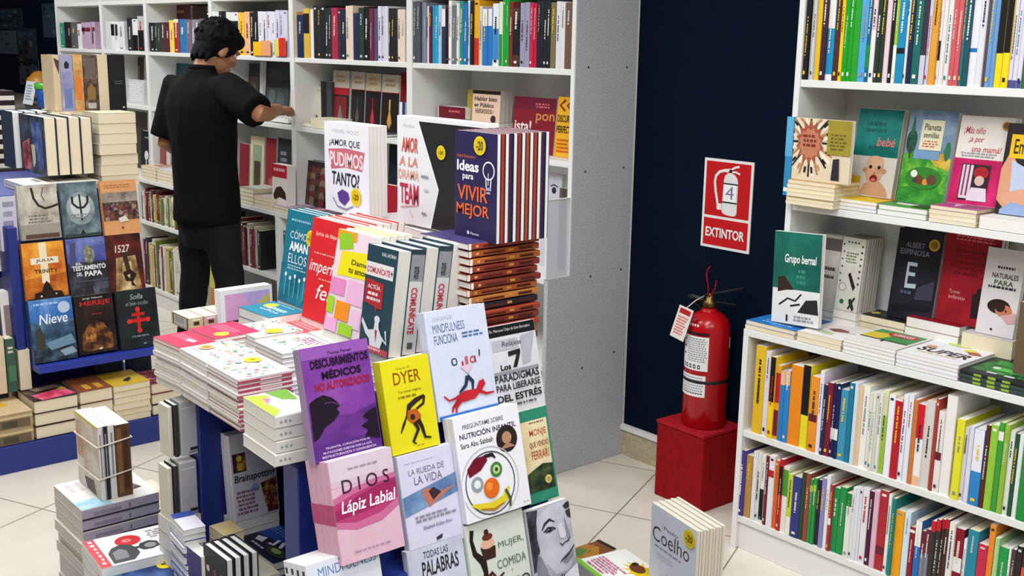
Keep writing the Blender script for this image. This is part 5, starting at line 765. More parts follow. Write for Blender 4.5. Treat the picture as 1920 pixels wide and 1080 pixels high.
stack_flat((745, 420), (830, 446), (900, 430), at(745, 418, 'y', yB).z - .004, 8, .02, 'e9e6e2', 'white flat book under the TEAM cover', gw, names='% white flat book under the TEAM cover', edge='w', art=(('l', .1, .5, .6, .8, 2, 'd8a0a0'),), zb=ZP)
# far end of the stand top
ge = 'books at the far end of the stand top'
for k, (c, lb, pg) in enumerate([('c9b98a', 'cream spine with a dark framed cover, first of four behind the crimson pile', 'c'), ('c8a49a', 'pinkish spine, second of four behind the crimson pile', 'c'), ('7f9a86', 'grey green spine, third of four behind the crimson pile', 'c'), ('d8cfc4', 'whitish spine, last of four behind the crimson pile', 'c')]):
    xx = -2.95; q0 = at(354 + 15.5 * k, 598 - 7 * k, 'x', xx); zb_ = .80; tk = .045
    y0 = at(354, 598, 'x', xx).y + tk * k
    book((xx, y0 + tk - .001, zb_), (-1, 0, 0), (0, 0, 1), .12, q0.z - zb_ if k == 0 else at(354, 598, 'x', xx).z - zb_, tk - .002, c, lb, ge, bart=(('r', .08, .06, .92, .94, '33302f'), ('r', .14, .1, .86, .9, 'b8b2ae'), ('l', .2, .2, .8, .7, 5, 'G')) if k == 0 else (), page=pg, sart=(('r', .2, .1, .8, .2, 'W'), ('r', .3, .3, .7, .6, 'BR')))
stand((416, 605), (512, 582), (412, 546), ('x', -2.92), .05, .02, 2, 'e9e6ea', 'white-framed book with a pink and lilac cover beside the teal books', ge, art=(('r', .08, .12, .95, .85, 'd8a0c8'), ('p', [(.4, .12), (.95, .12), (.95, .6), (.6, .5)], 'b8a8d8'), ('p', [(.7, .4), (.95, .2), (.95, .7)], 'c8c06a'), ('r', .08, .8, .95, .86, '2a3050')), zb=ZP + .001)
# ================================================================== the pile at the foot of the stand, near the camera
gl = 'books heaped on the stand\'s plinth'
zs = .40
a_, X_, Y_, lx_, ly_ = stack_flat((100, 910), (153, 958), (296, 921), zs, 10, .031, 'd8d2c4', 'white and pale blue flat book, topmost of the tall floor pile', gl, topcol='dedbd4', spine_side='right', sp='a59cab', edge='g', names='% book from the top of the tall grey-spined floor pile', jit=.006,
           art=(('p', [(.0, 0), (.3, 0), (.3, .4), (0, .4)], 'n:9fc4d8-78a4bc-c0dce8:18'), ('p', [(.2, .45), (.5, .4), (.6, .8), (.3, .9)], 'n:5a4c54-2c242a-a08c90:40'), ('l', .6, .1, .95, .7, 5, 'd0c4c8'), ('p', [(.3, .5), (.4, .45), (.45, .7)], 'b89a90')), sart=(('r', .05, 0, .18, 1, '2c2730'), ('r', .3, .15, .6, .5, '8a7f92'), ('r', .3, .6, .7, .62, '6a6070')), zb=.08)
# bundle tied with cord standing on it
q0, q1, q2 = [at(*p, 'z', zs + .001) for p in ((152, 905), (190, 940), (246, 922))]
Rb = (q0 - q1); Rb.z = 0; wb = max(Rb.length, .13); wb *= 1.12; Rb.normalize(); Db = V((-Rb.y, Rb.x, 0)); Db = -Db if Db.dot(q2 - q1) < 0 else Db; totb = (q2 - q1).dot(Db); hb = at(178, 801, 'y', q1.y).z - zs
spn = [('d8d4d0', .16, 'e4e0da'), ('2a262c', .16, 'e0dcd4'), ('d8d4d0', .2, 'e6e2dc'), ('5c4028', .48, '6a4a2c')]; off = 0
for k, (c, fr, cc) in enumerate(spn):
    tk = totb * fr; off += tk
    book(q1 + Db * off - V((0, 0, q1.z - zs - .001)), Rb, (0, 0, 1), wb, hb * (1 if k < 3 else .985), tk - .0012, cc, ['pale book at the front of the corded bundle', 'black-spined second book of the corded bundle', 'white-spined third book of the corded bundle', 'thick brown-spined last book of the corded bundle'][k], 'books tied in a corded bundle', spine=c,
         bart=(('r', 0, 0, 1, 1, 'n:dcd2c6-c8b09a-e8e2da:12'), ('r', .05, .1, .3, .6, 'n:d0ac8c-b88c6c-dcc4ac:16'), ('p', [(.3, .84), (.7, .8), (.8, .98), (.4, .98)], '4a4248'), ('r', 0, 0, 1, .04, 'e0d040')) if k == 0 else (), sart=(('r', .1, .05, .4, .95, '7a5a34'), ('r', .5, .1, .8, .9, '4a3220')) if k == 3 else (('r', .35, .1, .65, .7, '8a868c'),), page='w')
cm = surf('cord_fibre', 'e0d6c4', .8, 200, .2)
for zz, lb in ((.3, 'lower cord tied round the standing bundle of books'), (.74, 'upper cord tied round the standing bundle of books')):
    q = MB(); zc_ = zs + hb * zz; m_ = .003; A_, B_ = q1 - Db * m_ - Rb * m_, q1 + Rb * (wb + m_) - Db * m_; C_, D_ = B_ + Db * (totb + 2 * m_), A_ + Db * (totb + 2 * m_)
    pts = [V((p.x, p.y, zc_ + dz)) for p, dz in ((A_, 0), (B_, -.008), (C_, 0), (D_, .012), (A_, 0))]; q.tube(pts, .0022, cm, 8); tag(q.build('cord'), lb, 'cord', 'cords round the bundle')
# white portrait book and blue book, flat in front
stack_flat((153, 1017), (190, 1067), (346, 1022), .385, 2, .032, 'ddd9d2', 'white flat book with a red seal and two grey portraits', gl, topcol='e6e4e2', spine_side='near', names='second book under the white portrait book', sp='d8d6d4',
           art=(('r', 0, .0, 1, 1, 'e6e4e2'), ('r', 0, 0, .13, 1, 'c83a42'), ('l', .03, .05, .1, .95, 7, 'e8c8c8'), ('c', .47, .3, .15, 'c8202c'), ('l', .38, .25, .56, .36, 3, 'e8b0b0'), ('p', [(.16, .95), (.17, .6), (.24, .45), (.36, .38), (.46, .46), (.5, .6), (.5, .78), (.4, .95)], '3a393c'), ('p', [(.2, .86), (.22, .6), (.32, .52), (.38, .62), (.36, .86)], '7a7a80'), ('s', [(.44, .6), (.56, .6)], .05, '34343a'), ('p', [(.52, .62), (.56, .5), (.68, .46), (.76, .54), (.76, .68), (.66, .74), (.56, .72)], '2f2e32'), ('c', .66, .62, .07, '8a8a90'), ('l', .7, .1, .92, .4, 4, 'GW')), zb=.08)
stack_flat((184, 1076), (250, 1150), (400, 1092), .36, 3, .03, '3a4a6c', 'deep blue starry flat book with a yellow sticker below the portrait book', gl, topcol='27477f', spine_side='near', names='% book under the deep blue starry one', art=(('r', 0, 0, 1, 1, 'n:27477f-142a5c-4a7cc0:9'), ('p', [(0, 0), (.2, 0), (.25, 1), (0, 1)], 'n:2f6a80-1c4658-5a9ab0:12'), ('s', [(.72, .9), (.78, .3), (.8, .1)], .03, '9fc8e8'), ('c', .72, .2, .1, 'e0d020'), ('l', .66, .16, .78, .24, 1, '6a6014')), zb=.08)
stack_flat((216, 915), (274, 962), (340, 940), .33, 5, .04, '8a6a52', 'peach and white flat book between the floor pile and the grey tall books', gl, topcol='e4cdb8', names='% brown-edged book under the peach and white one', edge='c', art=(('p', [(.3, .2), (.8, .1), (.9, .5), (.5, .6)], 'e2a884'), ('p', [(.5, .6), (.9, .55), (.95, .7), (.6, .8)], '33333a'), ('c', .8, .3, .1, 'd8e0e0'), ('p', [(.6, .8), (1, .75), (1, 1), (.6, 1)], 'e0a084')), zb=.08)
# tall grey and cream books leaning at the stand's post, two tiers
xg = -2.43
for tier, (yb__, yt__) in enumerate([(968, 866), (853, 752)]):
    zz = at(356, yb__, 'x', xg).z; ht = at(356, yt__, 'x', xg).z - zz
    for k, (pa, pb, c) in enumerate([(341, 374, 'b4b2b8'), (331, 340, '3a363a'), (321, 330, 'd8d2c0')]):
        ya, yb2 = at(pa, yb__, 'x', xg).y, at(pb, yb__, 'x', xg).y
        book((xg - .004 * k, yb2 - .001, zz), (-1, 0, 0), (0, 0, 1), .055, ht - .004 * k, yb2 - ya - .0015, c, ['grey spine with a black title band, ', 'thin dark spine beside the grey one, ', 'cream spine at the outer side, '][k] + ['lower tier against the stand post', 'upper tier against the stand post'][tier], 'tall books stood against the stand post', sart=(('r', .5, .86, .95, .92, '2c2a2e'), ('r', .4, .94, .95, .96, '6a686e'), ('r', .1, .1, .9, .12, 'dad8dc')) if k == 0 else (), page='w')
zt_ = at(356, 968, 'x', xg).z
for k in range(max(int((zt_ - .08) / .04), 1)):
    hh = (zt_ - .082) / max(int((zt_ - .08) / .04), 1)
    book((xg - .07, at(318, 968, 'x', xg).y, zt_ - .001 - hh * k), (1, 0, 0), (0, 1, 0), .075, at(376, 968, 'x', xg).y - at(318, 968, 'x', xg).y, hh - .001, 'c8c0b4', f'{ORD[k + 1]} pale book from the top under the tall grey books', 'pile under the tall grey books', hide='f')
# little rows between the pile and the stand
stand((346, 1105), (381, 1150), (345, 1018), ('y', 1.0), 0, .03, 1, '4a4278', 'violet book with white blobs before the tied row of black and white books', gl, art=(('c', .25, .2, .12, 'd8d4e4'), ('c', .8, .4, .14, 'cfcbe0'), ('c', .2, .7, .1, 'b8b0d0')), page='w', zb=.081)
stand((384, 1110), (428, 1160), (383, 1018), ('y', 1.01), 0, .018, 4, '2f2a2c', 'dark flowered cover, first of four upright black and white books', gl, gap=.002, art=tuple(('c', .2 + .3 * (i % 3), .12 + .16 * (i // 3), .07, ['d8c0c4', '7a4a50', 'b8a8a0'][i % 3]) for i in range(9)), page='w', hard=True, zb=.081)
stack_flat((392, 985), (420, 1005), (452, 990), .5, 4, .03, 'd8c8a0', 'cream-edged small flat book beside the navy stand post', gl, topcol='cdb98e', edge='c', names='% cream-edged book beside the navy stand post', art=(('c', .7, .6, .12, 'e0c060'),), zb=.08)
stack_flat((318, 965), (345, 995), (382, 982), .52, 5, .014, 'cfd0e0', 'thin white and blue flat book before the tall grey books', gl, topcol='dcdce6', names='% thin white and blue book before the tall grey books', art=(('r', 0, 0, .3, 1, '3a4a9c'),), seedcols=['3a4a9c', 'cfd0e0'], zb=.08)
stack_flat((432, 1055), (470, 1090), (520, 1070), .42, 2, .03, 'ded4be', 'cream flat book at the frame edge before the niche', gl, topcol='e4dcc8', edge='c', names='second cream flat book at the frame edge before the niche', zb=.08)
# right end of the plinth
zc_ = .5; P = [at(*p, 'z', zc_) for p in ((1222, 941), (1308, 997), (1362, 986))]; Xc = (P[1] - P[0]); wc = Xc.length; Xc.normalize(); Yc = V((-Xc.y, Xc.x, 0)); dc = (P[2] - P[1]).dot(Yc); hc = .245; nk = 9
cart = [('t', .3, .17, .6, .21, 'Paulo', '3a3a40'), ('t', .06, .22, .86, .38, 'Coelho', '33333a', (-.004, 0)), ('l', .1, .42, .8, .45, 1, 'G'), ('l', .15, .49, .6, .56, 2, 'GW'), ('k', .86, .12, .12, '-20')] + [('p', [(.5 + .22 * math.cos(a), .82 + .13 * math.sin(a)), (.5 + .3 * math.cos(a + .25), .82 + .18 * math.sin(a + .25)), (.5 + .1 * math.cos(a + .4), .82 + .06 * math.sin(a + .4))], c) for a, c in [(k * .6, ['c86a9c', 'd890b8', 'a84a7c'][k % 3]) for k in range(11)]]
for i in range(nk):
    tk = dc / nk; o = P[0] + Yc * tk * i; o.z = zc_ - hc
    book(o, Xc, (0, 0, 1), wc, hc - .002 * (i % 2), tk - .001, 'd6dbe2' if i % 2 == 0 else 'c8b8b0', 'pale blue book with a large author name and pink flowers, first of its row' if i == 0 else f'{ORD[i + 1]} book behind the pale blue flowered cover', 'row standing at the stand\'s far foot', art=cart if i == 0 else (), page='c', hide='' if i == 0 else 'f')
zq = zc_ - hc
for k in range(5):
    hh = (zq - .081) / 5; o = P[0] - Xc * .0; book(V((o.x, o.y, zq - .001 - hh * k)), Xc, Yc, wc, max(dc, .1), hh - .001, 'cdbfb0', f'{ORD[k + 1]} flat book under the pale blue flowered row', 'pile under the flowered row', hide='f')
sfl = [('c', .7, .25, .2, 'd8b81c', .16)] + [('p', [(.7 + .2 * math.cos(a), .25 + .14 * math.sin(a)), (.7 + .36 * math.cos(a + .15), .25 + .24 * math.sin(a + .15)), (.7 + .2 * math.cos(a + .35), .25 + .14 * math.sin(a + .35))], 'e4c41c') for a in [k * .5 for k in range(13)]] + [('c', .62, .25, .14, '6a3a20', .11), ('c', .5, .2, .05, '2c2018'), ('l', .08, .5, .7, .8, 5, 'c87a94'), ('r', .0, .9, 1, 1, '7ab83c'), ('l', .1, .82, .6, .88, 1, 'c05a80')]
stack_flat((1076, 1050), (1150, 1108), (1206, 1052), .30, 5, .042, 'e2ddd4', 'white flat book with a yellow sunflower and pink lettering', gl, topcol='e8e6e2', names='% book under the sunflower book', art=sfl, zb=.08)
stack_flat((1040, 1040), (1072, 1058), (1128, 1014), .27, 4, .045, '8a5a34', 'brown flat book with a painted field at the stand\'s far foot', gl, topcol='7a4a2c', edge='c', names='% book under the brown painted field book', art=(('p', [(0, .3), (.5, .2), (1, .4), (1, .9), (0, .9)], 'a87a2c'), ('p', [(.1, .5), (.6, .4), (.7, .7), (.2, .8)], '5a7a3a'), ('s', [(.2, .2), (.8, .7)], .06, 'c06a3c'), ('r', 0, 0, 1, .08, '33201a')), zb=.08)

# ================================================================== the second display stand
tl = math.radians(8); fn = V((math.cos(tl), 0, math.sin(tl))); fu = V((-math.sin(tl), 0, math.cos(tl))); fp = V((-4.40, 1.5, .40))
d2 = empty('display_stand', (-4.7, 1.5, 0), 'dark blue display stand with a rack of nine novels, beyond the central stand', 'display stand'); O2 = V((-4.7, 1.5, 0))
def d2p(n, a, b, m=NAVY, bev=.003): return part(n, tuple(V(a) - O2), tuple(V(b) - O2), m, d2, bev)
d2p('plinth', (-5.5, .6, 0), (-4.25, 1.96, .105)); d2p('stand_body', (-5.2, 1.325, .105), (-4.56, 1.70, .998)); d2p('table_top', (-5.3, 1.1, .998), (-4.52, 1.72, 1.015))
d2p('side_post', (-4.56, 1.29, .105), (-4.44, 1.325, .9)); d2p('side_shelf', (-5.2, .98, .68), (-4.6, 1.325, .71))
q = MB(); q.obox(fp - fn * .05 + V((0, -.17, 0)) - fu * .04 - O2, V((0, .45, 0)), fn * .012, fu * .64, NAVY); q.build('sloping_rack', d2, .002)
p = fp + fu * 0; q = MB(); q.obox(V((p.x - .04, 1.335, .338)) - O2, V((.1, 0, 0)), V((0, .5, 0)), V((0, 0, .03)), surf('bright_navy', '25389a', .4, 30, .2)); q.build('rack_ledge', d2, .002)
def nine(bl, br, tl_, off, col, label, art): return stand(bl, br, tl_, (fp + fn * off, fn, fu), 0, .03, 1, col, label, 'nine novels on the dark blue rack', art=art, page='c')
nine((42, 452), (116, 443), (33, 349), .0, 'b5ada0', 'grey parchment novel with a dark chain, upper row of the rack', (('r', 0, 0, 1, 1, 'n:b5ada0-968a7c-cdc6b8:16'), ('r', 0, .72, 1, 1, '9a9184'), ('s', [(.36, .05), (.4, .25), (.5, .38), (.66, .44), (.82, .42), (1, .38)], .06, '2f2824'), ('s', [(.66, .05), (.6, .2), (.66, .3)], .03, '6a5c54'), ('l', .2, .55, .85, .72, 3, '7a7068'), ('r', .1, .9, .95, .98, '5a4238')))
nine((122, 447), (191, 438), (112, 344), .0, '5c6e78', 'grey blue novel with a dark trident-like emblem, upper row of the rack', (('r', 0, 0, 1, 1, 'n:54666e-33464e-7c9096:14'), ('c', .5, .48, .38, 'n:8c989a-6c7c80-a4aeae:18', .3), ('c', .5, .45, .26, 'c6cac6', .2), ('s', [(.3, .25), (.3, .38), (.42, .46), (.5, .47), (.6, .46), (.7, .38), (.72, .25)], .06, '2a2624'), ('s', [(.5, .22), (.51, .7)], .05, '2a2624'), ('l', .15, .58, .9, .68, 2, '7c8486'), ('p', [(.4, .98), (.5, .86), (.6, .98)], '22262a'), ('r', 0, .94, 1, 1, '33403f')))
nine((198, 442), (264, 432), (188, 340), .006, 'd69a66', 'tan novel with a painted crowd, upper row of the rack', (('l', .1, .08, .9, .16, 2, 'a86a3c'), ('r', 0, .22, 1, .42, 'n:8d8478-6c5c50-a89c8c:20'), ('r', 0, .4, 1, .74, 'n:5c4440-2c1c1c-a07c68:60')) + tuple(('c', .1 + .13 * (i % 7), .5 + .08 * (i // 7) + .02 * (i % 3), .06, ['6a2c2c', '3a2c30', 'a08070', '7a4a3c'][i % 4]) for i in range(20)) + (('p', [(.4, .7), (.6, .66), (.7, .76), (.45, .78)], 'd8cfc0'), ('c', .5, .88, .03, '6a3c24')))
nine((52, 568), (130, 557), (42, 458), .012, 'd9862c', 'orange novel with a white cross of light over a dark domed church', (('r', 0, 0, 1, 1, 'n:d9862c-b8521c-efac3c:12'), ('p', [(0, .62), (.4, .58), (1, .55), (1, 1), (0, 1)], 'n:b8601c-8a3a14-d8862c:14'), ('r', .4, 0, .58, .7, 'e9d8b4'), ('r', .18, .26, .84, .37, 'e4dac4'), ('t', .3, .285, .74, .345, 'JULIA', '5a4a3a', (.02, 0)), ('t', .24, .46, .8, .53, 'TRINITY', '4a2a14', (.02, 0)), ('p', [(.16, .98), (.2, .86), (.36, .84), (.42, .74), (.5, .66), (.58, .74), (.64, .84), (.84, .86), (.9, .98)], '241a16'), ('r', 0, .95, 1, 1, '1c1614'), ('c', .34, .92, .025, 'e8c080'), ('c', .7, .9, .02, 'e8c080')))
nine((134, 558), (207, 547), (122, 449), .012, '33333c', 'dark novel with a blue sky, stone statue and white capitals', (('r', 0, 0, 1, .42, 'n:5560a0-3a4488-7c86c0:12'), ('r', 0, .42, 1, 1, 'n:33333c-1c1c24-5c5c6a:16'), ('p', [(.1, .1), (.25, .05), (.2, .5), (.05, .5)], '4a4a70'), ('p', [(.42, .2), (.55, .12), (.68, .2), (.7, .36), (.6, .46), (.44, .42)], 'n:7c7a6a-4c4a40-a8a48c:50'), ('c', .54, .24, .1, 'n:8c8874-5c5848-b0ac94:60'), ('t', .2, .42, .36, .46, 'EL', 'dcdce0', (.02, 0)), ('t', .1, .475, .95, .56, 'TESTAMENTO', 'e6e6ea', (.03, 0)), ('t', .2, .59, .34, .65, 'DEL', 'dcdce0', (.02, 0)), ('t', .4, .58, .84, .67, 'PAPA', 'e6e6ea', (.03, 0)), ('r', 0, .74, 1, .76, '4a4a55'), ('p', [(.3, .98), (.44, .78), (.52, .76), (.6, .98)], '2a2a32')))
nine((208, 550), (273, 537), (199, 443), .018, '4a1c18', 'dark red novel with the white number 1527 and a hanging figure', (('r', 0, 0, 1, 1, 'n:48201a-20100e-7a2a20:14'), ('p', [(.25, .4), (.8, .38), (.9, 1), (.15, 1)], 'n:8c6c44-5c3c24-c8a878:18'), ('p', [(.42, .5), (.66, .48), (.74, .95), (.34, .98)], 'n:b89868-8c6c44-e0cca0:22'), ('t', .24, .18, .66, .31, '1527', 'e6dcd0', (.01, .1)), ('p', [(.42, .34), (.56, .32), (.62, .62), (.5, .64)], '3c2a20'), ('p', [(.4, .66), (.62, .62), (.78, .72), (.66, .84), (.46, .82)], '2c1c18'), ('p', [(.5, .72), (.6, .7), (.58, .78)], 'd0b890'), ('p', [(.62, .8), (.74, .94), (.6, .9)], '2c1c18')))
nine((66, 683), (146, 665), (52, 565), .026, '37506e', 'blue fantasy novel with a moonlit castle lake, lower row of the rack', (('r', 0, 0, 1, .36, 'n:3f74b8-2a58a0-74a4dc:10'), ('r', 0, .36, 1, .8, 'n:3a5470-22384c-6488a4:16'), ('c', .8, .16, .14, 'b8c4dc'), ('l', .1, .06, .7, .12, 1, '9fc4e8'), ('t', .2, .24, .86, .4, 'Nieve', 'e4e8ee', (.01, .15)), ('p', [(.05, .9), (.1, .5), (.2, .42), (.3, .6), (.26, .9)], '3a3c34'), ('r', 0, .78, 1, 1, 'n:26313c-141c24-4c6474:22'), ('p', [(.3, .7), (.9, .6), (1, .75), (.4, .82)], '6a8aa0'), ('p', [(.6, .84), (.9, .8), (1, .9), (.7, .94)], '8aa0ac')))
nine((150, 667), (221, 651), (137, 557), .026, '231a18', 'black novel with red capitals above a burning ruin, lower row', (('r', 0, 0, 1, 1, 'n:231a18-120c0c-3a261c:14'), ('t', .22, .04, .74, .075, 'Jorge Valencia', 'd8d0c8', (.01, 0)), ('t', .14, .1, .92, .2, 'HEREJE', 'c02a24', (.02, 0)), ('p', [(.1, .7), (.3, .5), (.5, .44), (.7, .5), (.9, .7), (.9, .95), (.1, .95)], 'n:4a2c1c-241410-9a622c:26'), ('p', [(.18, .8), (.22, .6), (.36, .54), (.5, .6), (.46, .8)], 'n:8a5428-4a2a18-c88a44:40'), ('l', .4, .32, .7, .36, 1, '8a2c20'), ('c', .56, .93, .05, 'd8d4d0', .016)))
nine((228, 658), (302, 643), (214, 547), .03, '20262a', 'charcoal novel with a red double cross emblem, lower row', (('r', 0, 0, 1, 1, 'n:20262a-161b1f-2c3438:10'), ('t', .34, .08, .66, .17, 'Sofía', '9aa4a8', (.01, .2)), ('t', .22, .2, .78, .27, 'el bien oculto', '8a9498', (.005, .2)), ('r', .46, .34, .54, .7, 'c8281e'), ('r', .34, .4, .66, .45, 'c8281e'), ('r', .26, .5, .74, .56, 'c8281e'), ('c', .5, .34, .06, 'd8342a'), ('c', .27, .53, .06, 'd8342a'), ('c', .73, .53, .06, 'd8342a'), ('c', .5, .7, .06, 'd8342a'), ('l', .26, .78, .76, .83, 1, '7a8488'), ('c', .6, .93, .04, '8a9498', .015)))
# piles on the plinth
gp = 'hardbacks piled on the dark blue plinth'
pile_x((63, 755), (146, 737), -4.262, 0.2, 3, .052, '2a2124', 'flat hardback with a pink and black cover, first pile on the dark plinth', gp, hard=True, edge='c', names='% hardback of the pink and black pile on the dark plinth', topcol='3a2c2c', art=(('r', 0, 0, 1, 1, 'n:3a2c2c-1c1618-6a5048:20'), ('p', [(.4, .1), (.9, .0), (1, .8), (.6, .9)], 'n:d84a6c-b82a50-e87a90:18'), ('p', [(.1, .2), (.3, .1), (.4, .7), (.2, .8)], '8a7c6a'), ('p', [(.3, .1), (.5, .05), (.5, .3)], 'd8c040')), zb=.105)
pile_x((149, 738), (211, 722), -4.262, 0.2, 3, .056, '2c2222', 'brown flat hardback with yellow lettering, second pile on the dark plinth', gp, hard=True, edge='c', names='% hardback of the brown-topped pile on the dark plinth', topcol='8a4a30', art=(('l', .55, .2, .95, .9, 2, 'd8a83a'), ('r', .05, .05, .5, .95, '9a5638')), zb=.105)
pile_x((213, 728), (281, 711), -4.262, 0.2, 6, .026, 'd8c690', 'yellow flat book with a black bird, third pile on the dark plinth', gp, edge='c', names='% cream-edged book of the yellow-topped pile', topcol='d0ac2c', art=(('p', [(.5, .3), (.66, .34), (.8, .5), (.7, .6), (.6, .5)], '2a221c'), ('r', .0, .0, .4, 1, 'c49a24')), zb=.105)
pile_x((284, 722), (340, 708), -4.262, 0.2, 4, .04, '2a2226', 'dark red marbled flat book at the end of the dark plinth', gp, hard=True, edge='c', names='% book under the dark red marbled one', topcol='8a2038', art=(('r', 0, 0, 1, 1, 'n:8a2038-3a1420-c89098:26'), ('p', [(.6, .5), (.9, .4), (.8, .8)], '2c2026')), zb=.105)
pile_x((-36, 790), (60, 765), -4.262, 0.22, 2, .07, 'd0b890', 'thick flat book with a picture on its spine at the frame edge', gp, edge='c', spine_side='right', sp='a8906a', names='second thick flat book with a picture on its spine at the frame edge', art=(('p', [(.3, .2), (.9, .1), (.9, .6), (.5, .7)], 'd8a83a'),), sart=(('r', .05, .3, .6, .95, '6a5a44'), ('r', .1, .4, .5, .7, '4a4434'), ('r', .65, 0, .8, 1, 'c8b48a')), zb=.105)
for k, (p0, p1, yt_, yb__, c, lb) in enumerate([(-10, 17, 652, 757, 'd6c2a6', 'tan page-edged book standing at the frame edge'), (18, 37, 655, 755, '3c5a4c', 'dark green spine with pale initials standing at the frame edge'), (41, 63, 678, 752, 'ddd0b4', 'cream small book standing beside the dark green spine')]):
    spine_x(p0, p1, yt_, yb__, -4.42, c, lb, 'books standing at the side of the dark blue stand', zb=.263, sart=(('l', .2, .15, .9, .3, 2, 'C'), ('r', .2, .5, .9, .8, '4a7a5a')) if k == 1 else ())
for k, (p0, p1, yt_, yb__, c, lb) in enumerate([(-16, 10, 548, 690, '3a3a40', 'dark cover with a white edge standing beside the blue post'), (12, 48, 548, 692, 'd9d6d0', 'white-edged book with a greyish red picture beside the blue post')]):
    stand((p0, yb__), (p1, yb__ - 4), (p0 - 4, yt_), ('x', -4.48), .05, .03, 2, c, lb, 'books standing at the side of the dark blue stand', art=(('r', .15, .1, .8, .9, '8a7a78'), ('r', .25, .4, .7, .8, '6a3a38')) if k else (('r', .1, .1, .9, .9, '2a2a30'),), zb=.106)
stack_flat((-30, 455), (-12, 468), (40, 460), .80, 3, .03, 'd8d4cc', 'grey white flat book on the side shelf of the dark blue stand', 'books at the side of the dark blue stand', names='% flat book on the side shelf of the dark blue stand', zb=.71)
spine_x(2, 36, 350, 452, -4.5, 'c9c4d2', 'pale lilac spine standing beside the parchment novel', 'books at the side of the dark blue stand', sart=(('l', .2, .1, .9, .8, 4, '8a84a0'),), zb=.802)
# dim covers standing under the rack's ledge
for a_, b_, lb in ((178, 232, 'dim blue grey cover standing below the rack ledge'), (240, 285, 'dim teal cover standing below the rack ledge near the crimson pile')):
    stand((a_, 705), (b_, 695), (a_, 672), ('x', -4.52), .05, .025, 1, '2c3a48', lb, 'covers below the ledge of the dark blue stand', art=(('r', .06, .06, .94, .94, 'n:2c3c4c-1a2632-405264:14'),), zb=.106)
# top of the dark blue stand
gz = 'books on top of the dark blue stand'
zz = 1.016
pile_x((44, 350), (186, 336), -4.53, 0.24, 2, .0128, 'ded8cc', 'white flat book under the upright fantasy novels', gz, topcol='e6e2da', names='second white flat book under the upright fantasy novels', art=(('p', [(.1, .1), (.5, .1), (.3, .5)], '5a5a66'), ('l', .3, .3, .8, .8, 4, '8a8a90')), zb=1.015)
yv2 = at(88, 322, 'x', -4.56).y
Oq, Rq, Uq, wq, hq = fit((42, 318), (88, 324), (42, 212), V((0, yv2, 0)), V((0, -1, 0)), V((0, 0, 1)))
ye = at(178, 318, 'x', Oq.x + wq).y
for i in range(4):
    tk = (ye - yv2) / 4; book(Oq + V((0, tk * i, 0)), Rq, (0, 0, 1), wq, hq - .004 * (i % 2), tk - .002, '2f3648', 'blue grey fantasy cover with a red figure, first of four thick upright novels' if i == 0 else f'{ORD[i + 1]} of the four thick upright novels, its cream pages facing out', gz, page='c', hard=True, hide='' if i == 0 else 'f', art=(('r', 0, 0, 1, 1, 'n:3a4250-20262e-5c6a80:14'), ('p', [(.1, .5), (.4, .4), (.4, .95), (.1, .95)], 'n:a84a4c-6a3038-d89090:20'), ('p', [(.5, .1), (.9, .1), (.9, .9), (.55, .7)], 'n:4a5c94-2c3a68-8090c0:16'), ('p', [(.45, .5), (.6, .5), (.6, .8), (.5, .9)], 'd8c8a8')) if i == 0 else ())
for i in range(3):
    tk = .05; book(Oq + V((-wq * .62, -.015 + tk * i, 0)), Rq, (0, 0, 1), wq * .5, hq + .004, tk - .002, '3a4658', ['dark blue novel behind the blue grey fantasy cover', 'second white-topped novel of the back row on the dark stand', 'third white-topped novel of the back row on the dark stand'][i], gz, page='w', hard=True)
pile_x((184, 214), (254, 209), -4.57, 0.17, 7, .0415, 'd8cfae', 'cream page-edged thick book, topmost of the tall cream pile', gz, edge='c', names='% thick book from the top of the tall cream pile', topcol='ddd2b0', zb=1.015)
pile_x((108, 210), (182, 207), -4.78, 0.2, 7, .0415, 'd8cfae', 'cream thick book topping the pile under the fantasy spines', gz, edge='c', names='% thick book from the top of the pile under the fantasy spines', zb=1.015)
xs_ = -4.80
for p0, p1, c, lb, sa in [(105, 118, 'c8b494', 'tan spine with a dark wing, first of the fantasy spines', (('p', [(.1, .05), (.9, .1), (.8, .35), (.4, .2)], '4a3a30'),)), (118, 142, '9a98b8', 'lavender spine with a small black figure near its top', (('r', 0, .3, 1, 1, 'n:9a98b8-7880a8-b8b4cc:14'), ('p', [(.3, .16), (.5, .1), (.7, .16), (.66, .24), (.34, .24)], '26242c'), ('r', .2, .6, .8, .95, '6a7aa8'))), (142, 160, 'c99a5c', 'orange tan spine beside the lavender one', (('r', 0, 0, 1, 1, 'n:c99a5c-b87a3c-dcb880:16'), ('r', .2, .4, .8, .8, 'd87a3a'),)), (161, 187, '5a4a40', 'brown spine with a castle scene beside the orange tan one', (('r', 0, 0, 1, 1, 'n:5a4a40-2c221e-94806c:24'), ('r', .1, .05, .9, .4, '6a5a58'), ('p', [(.2, .6), (.5, .5), (.8, .6), (.8, .8), (.2, .8)], '8a6a3c'), ('r', .2, .85, .8, .95, 'b8b0a8'))), (188, 207, 'd9c6a8', 'cream page edges of a thick novel beside the castle spine', ()), (208, 239, '1f1e22', 'thick black spine ending the row of fantasy spines', (('r', .3, .46, .8, .47, '6a6a70'), ('r', .3, .5, .8, .51, '6a6a70'), ('c', .8, .93, .06, 'W', .015)))]:
    spine_x(p0, p1, 103, 208, xs_, c, lb, 'fantasy spines standing on the cream piles', sart=sa)
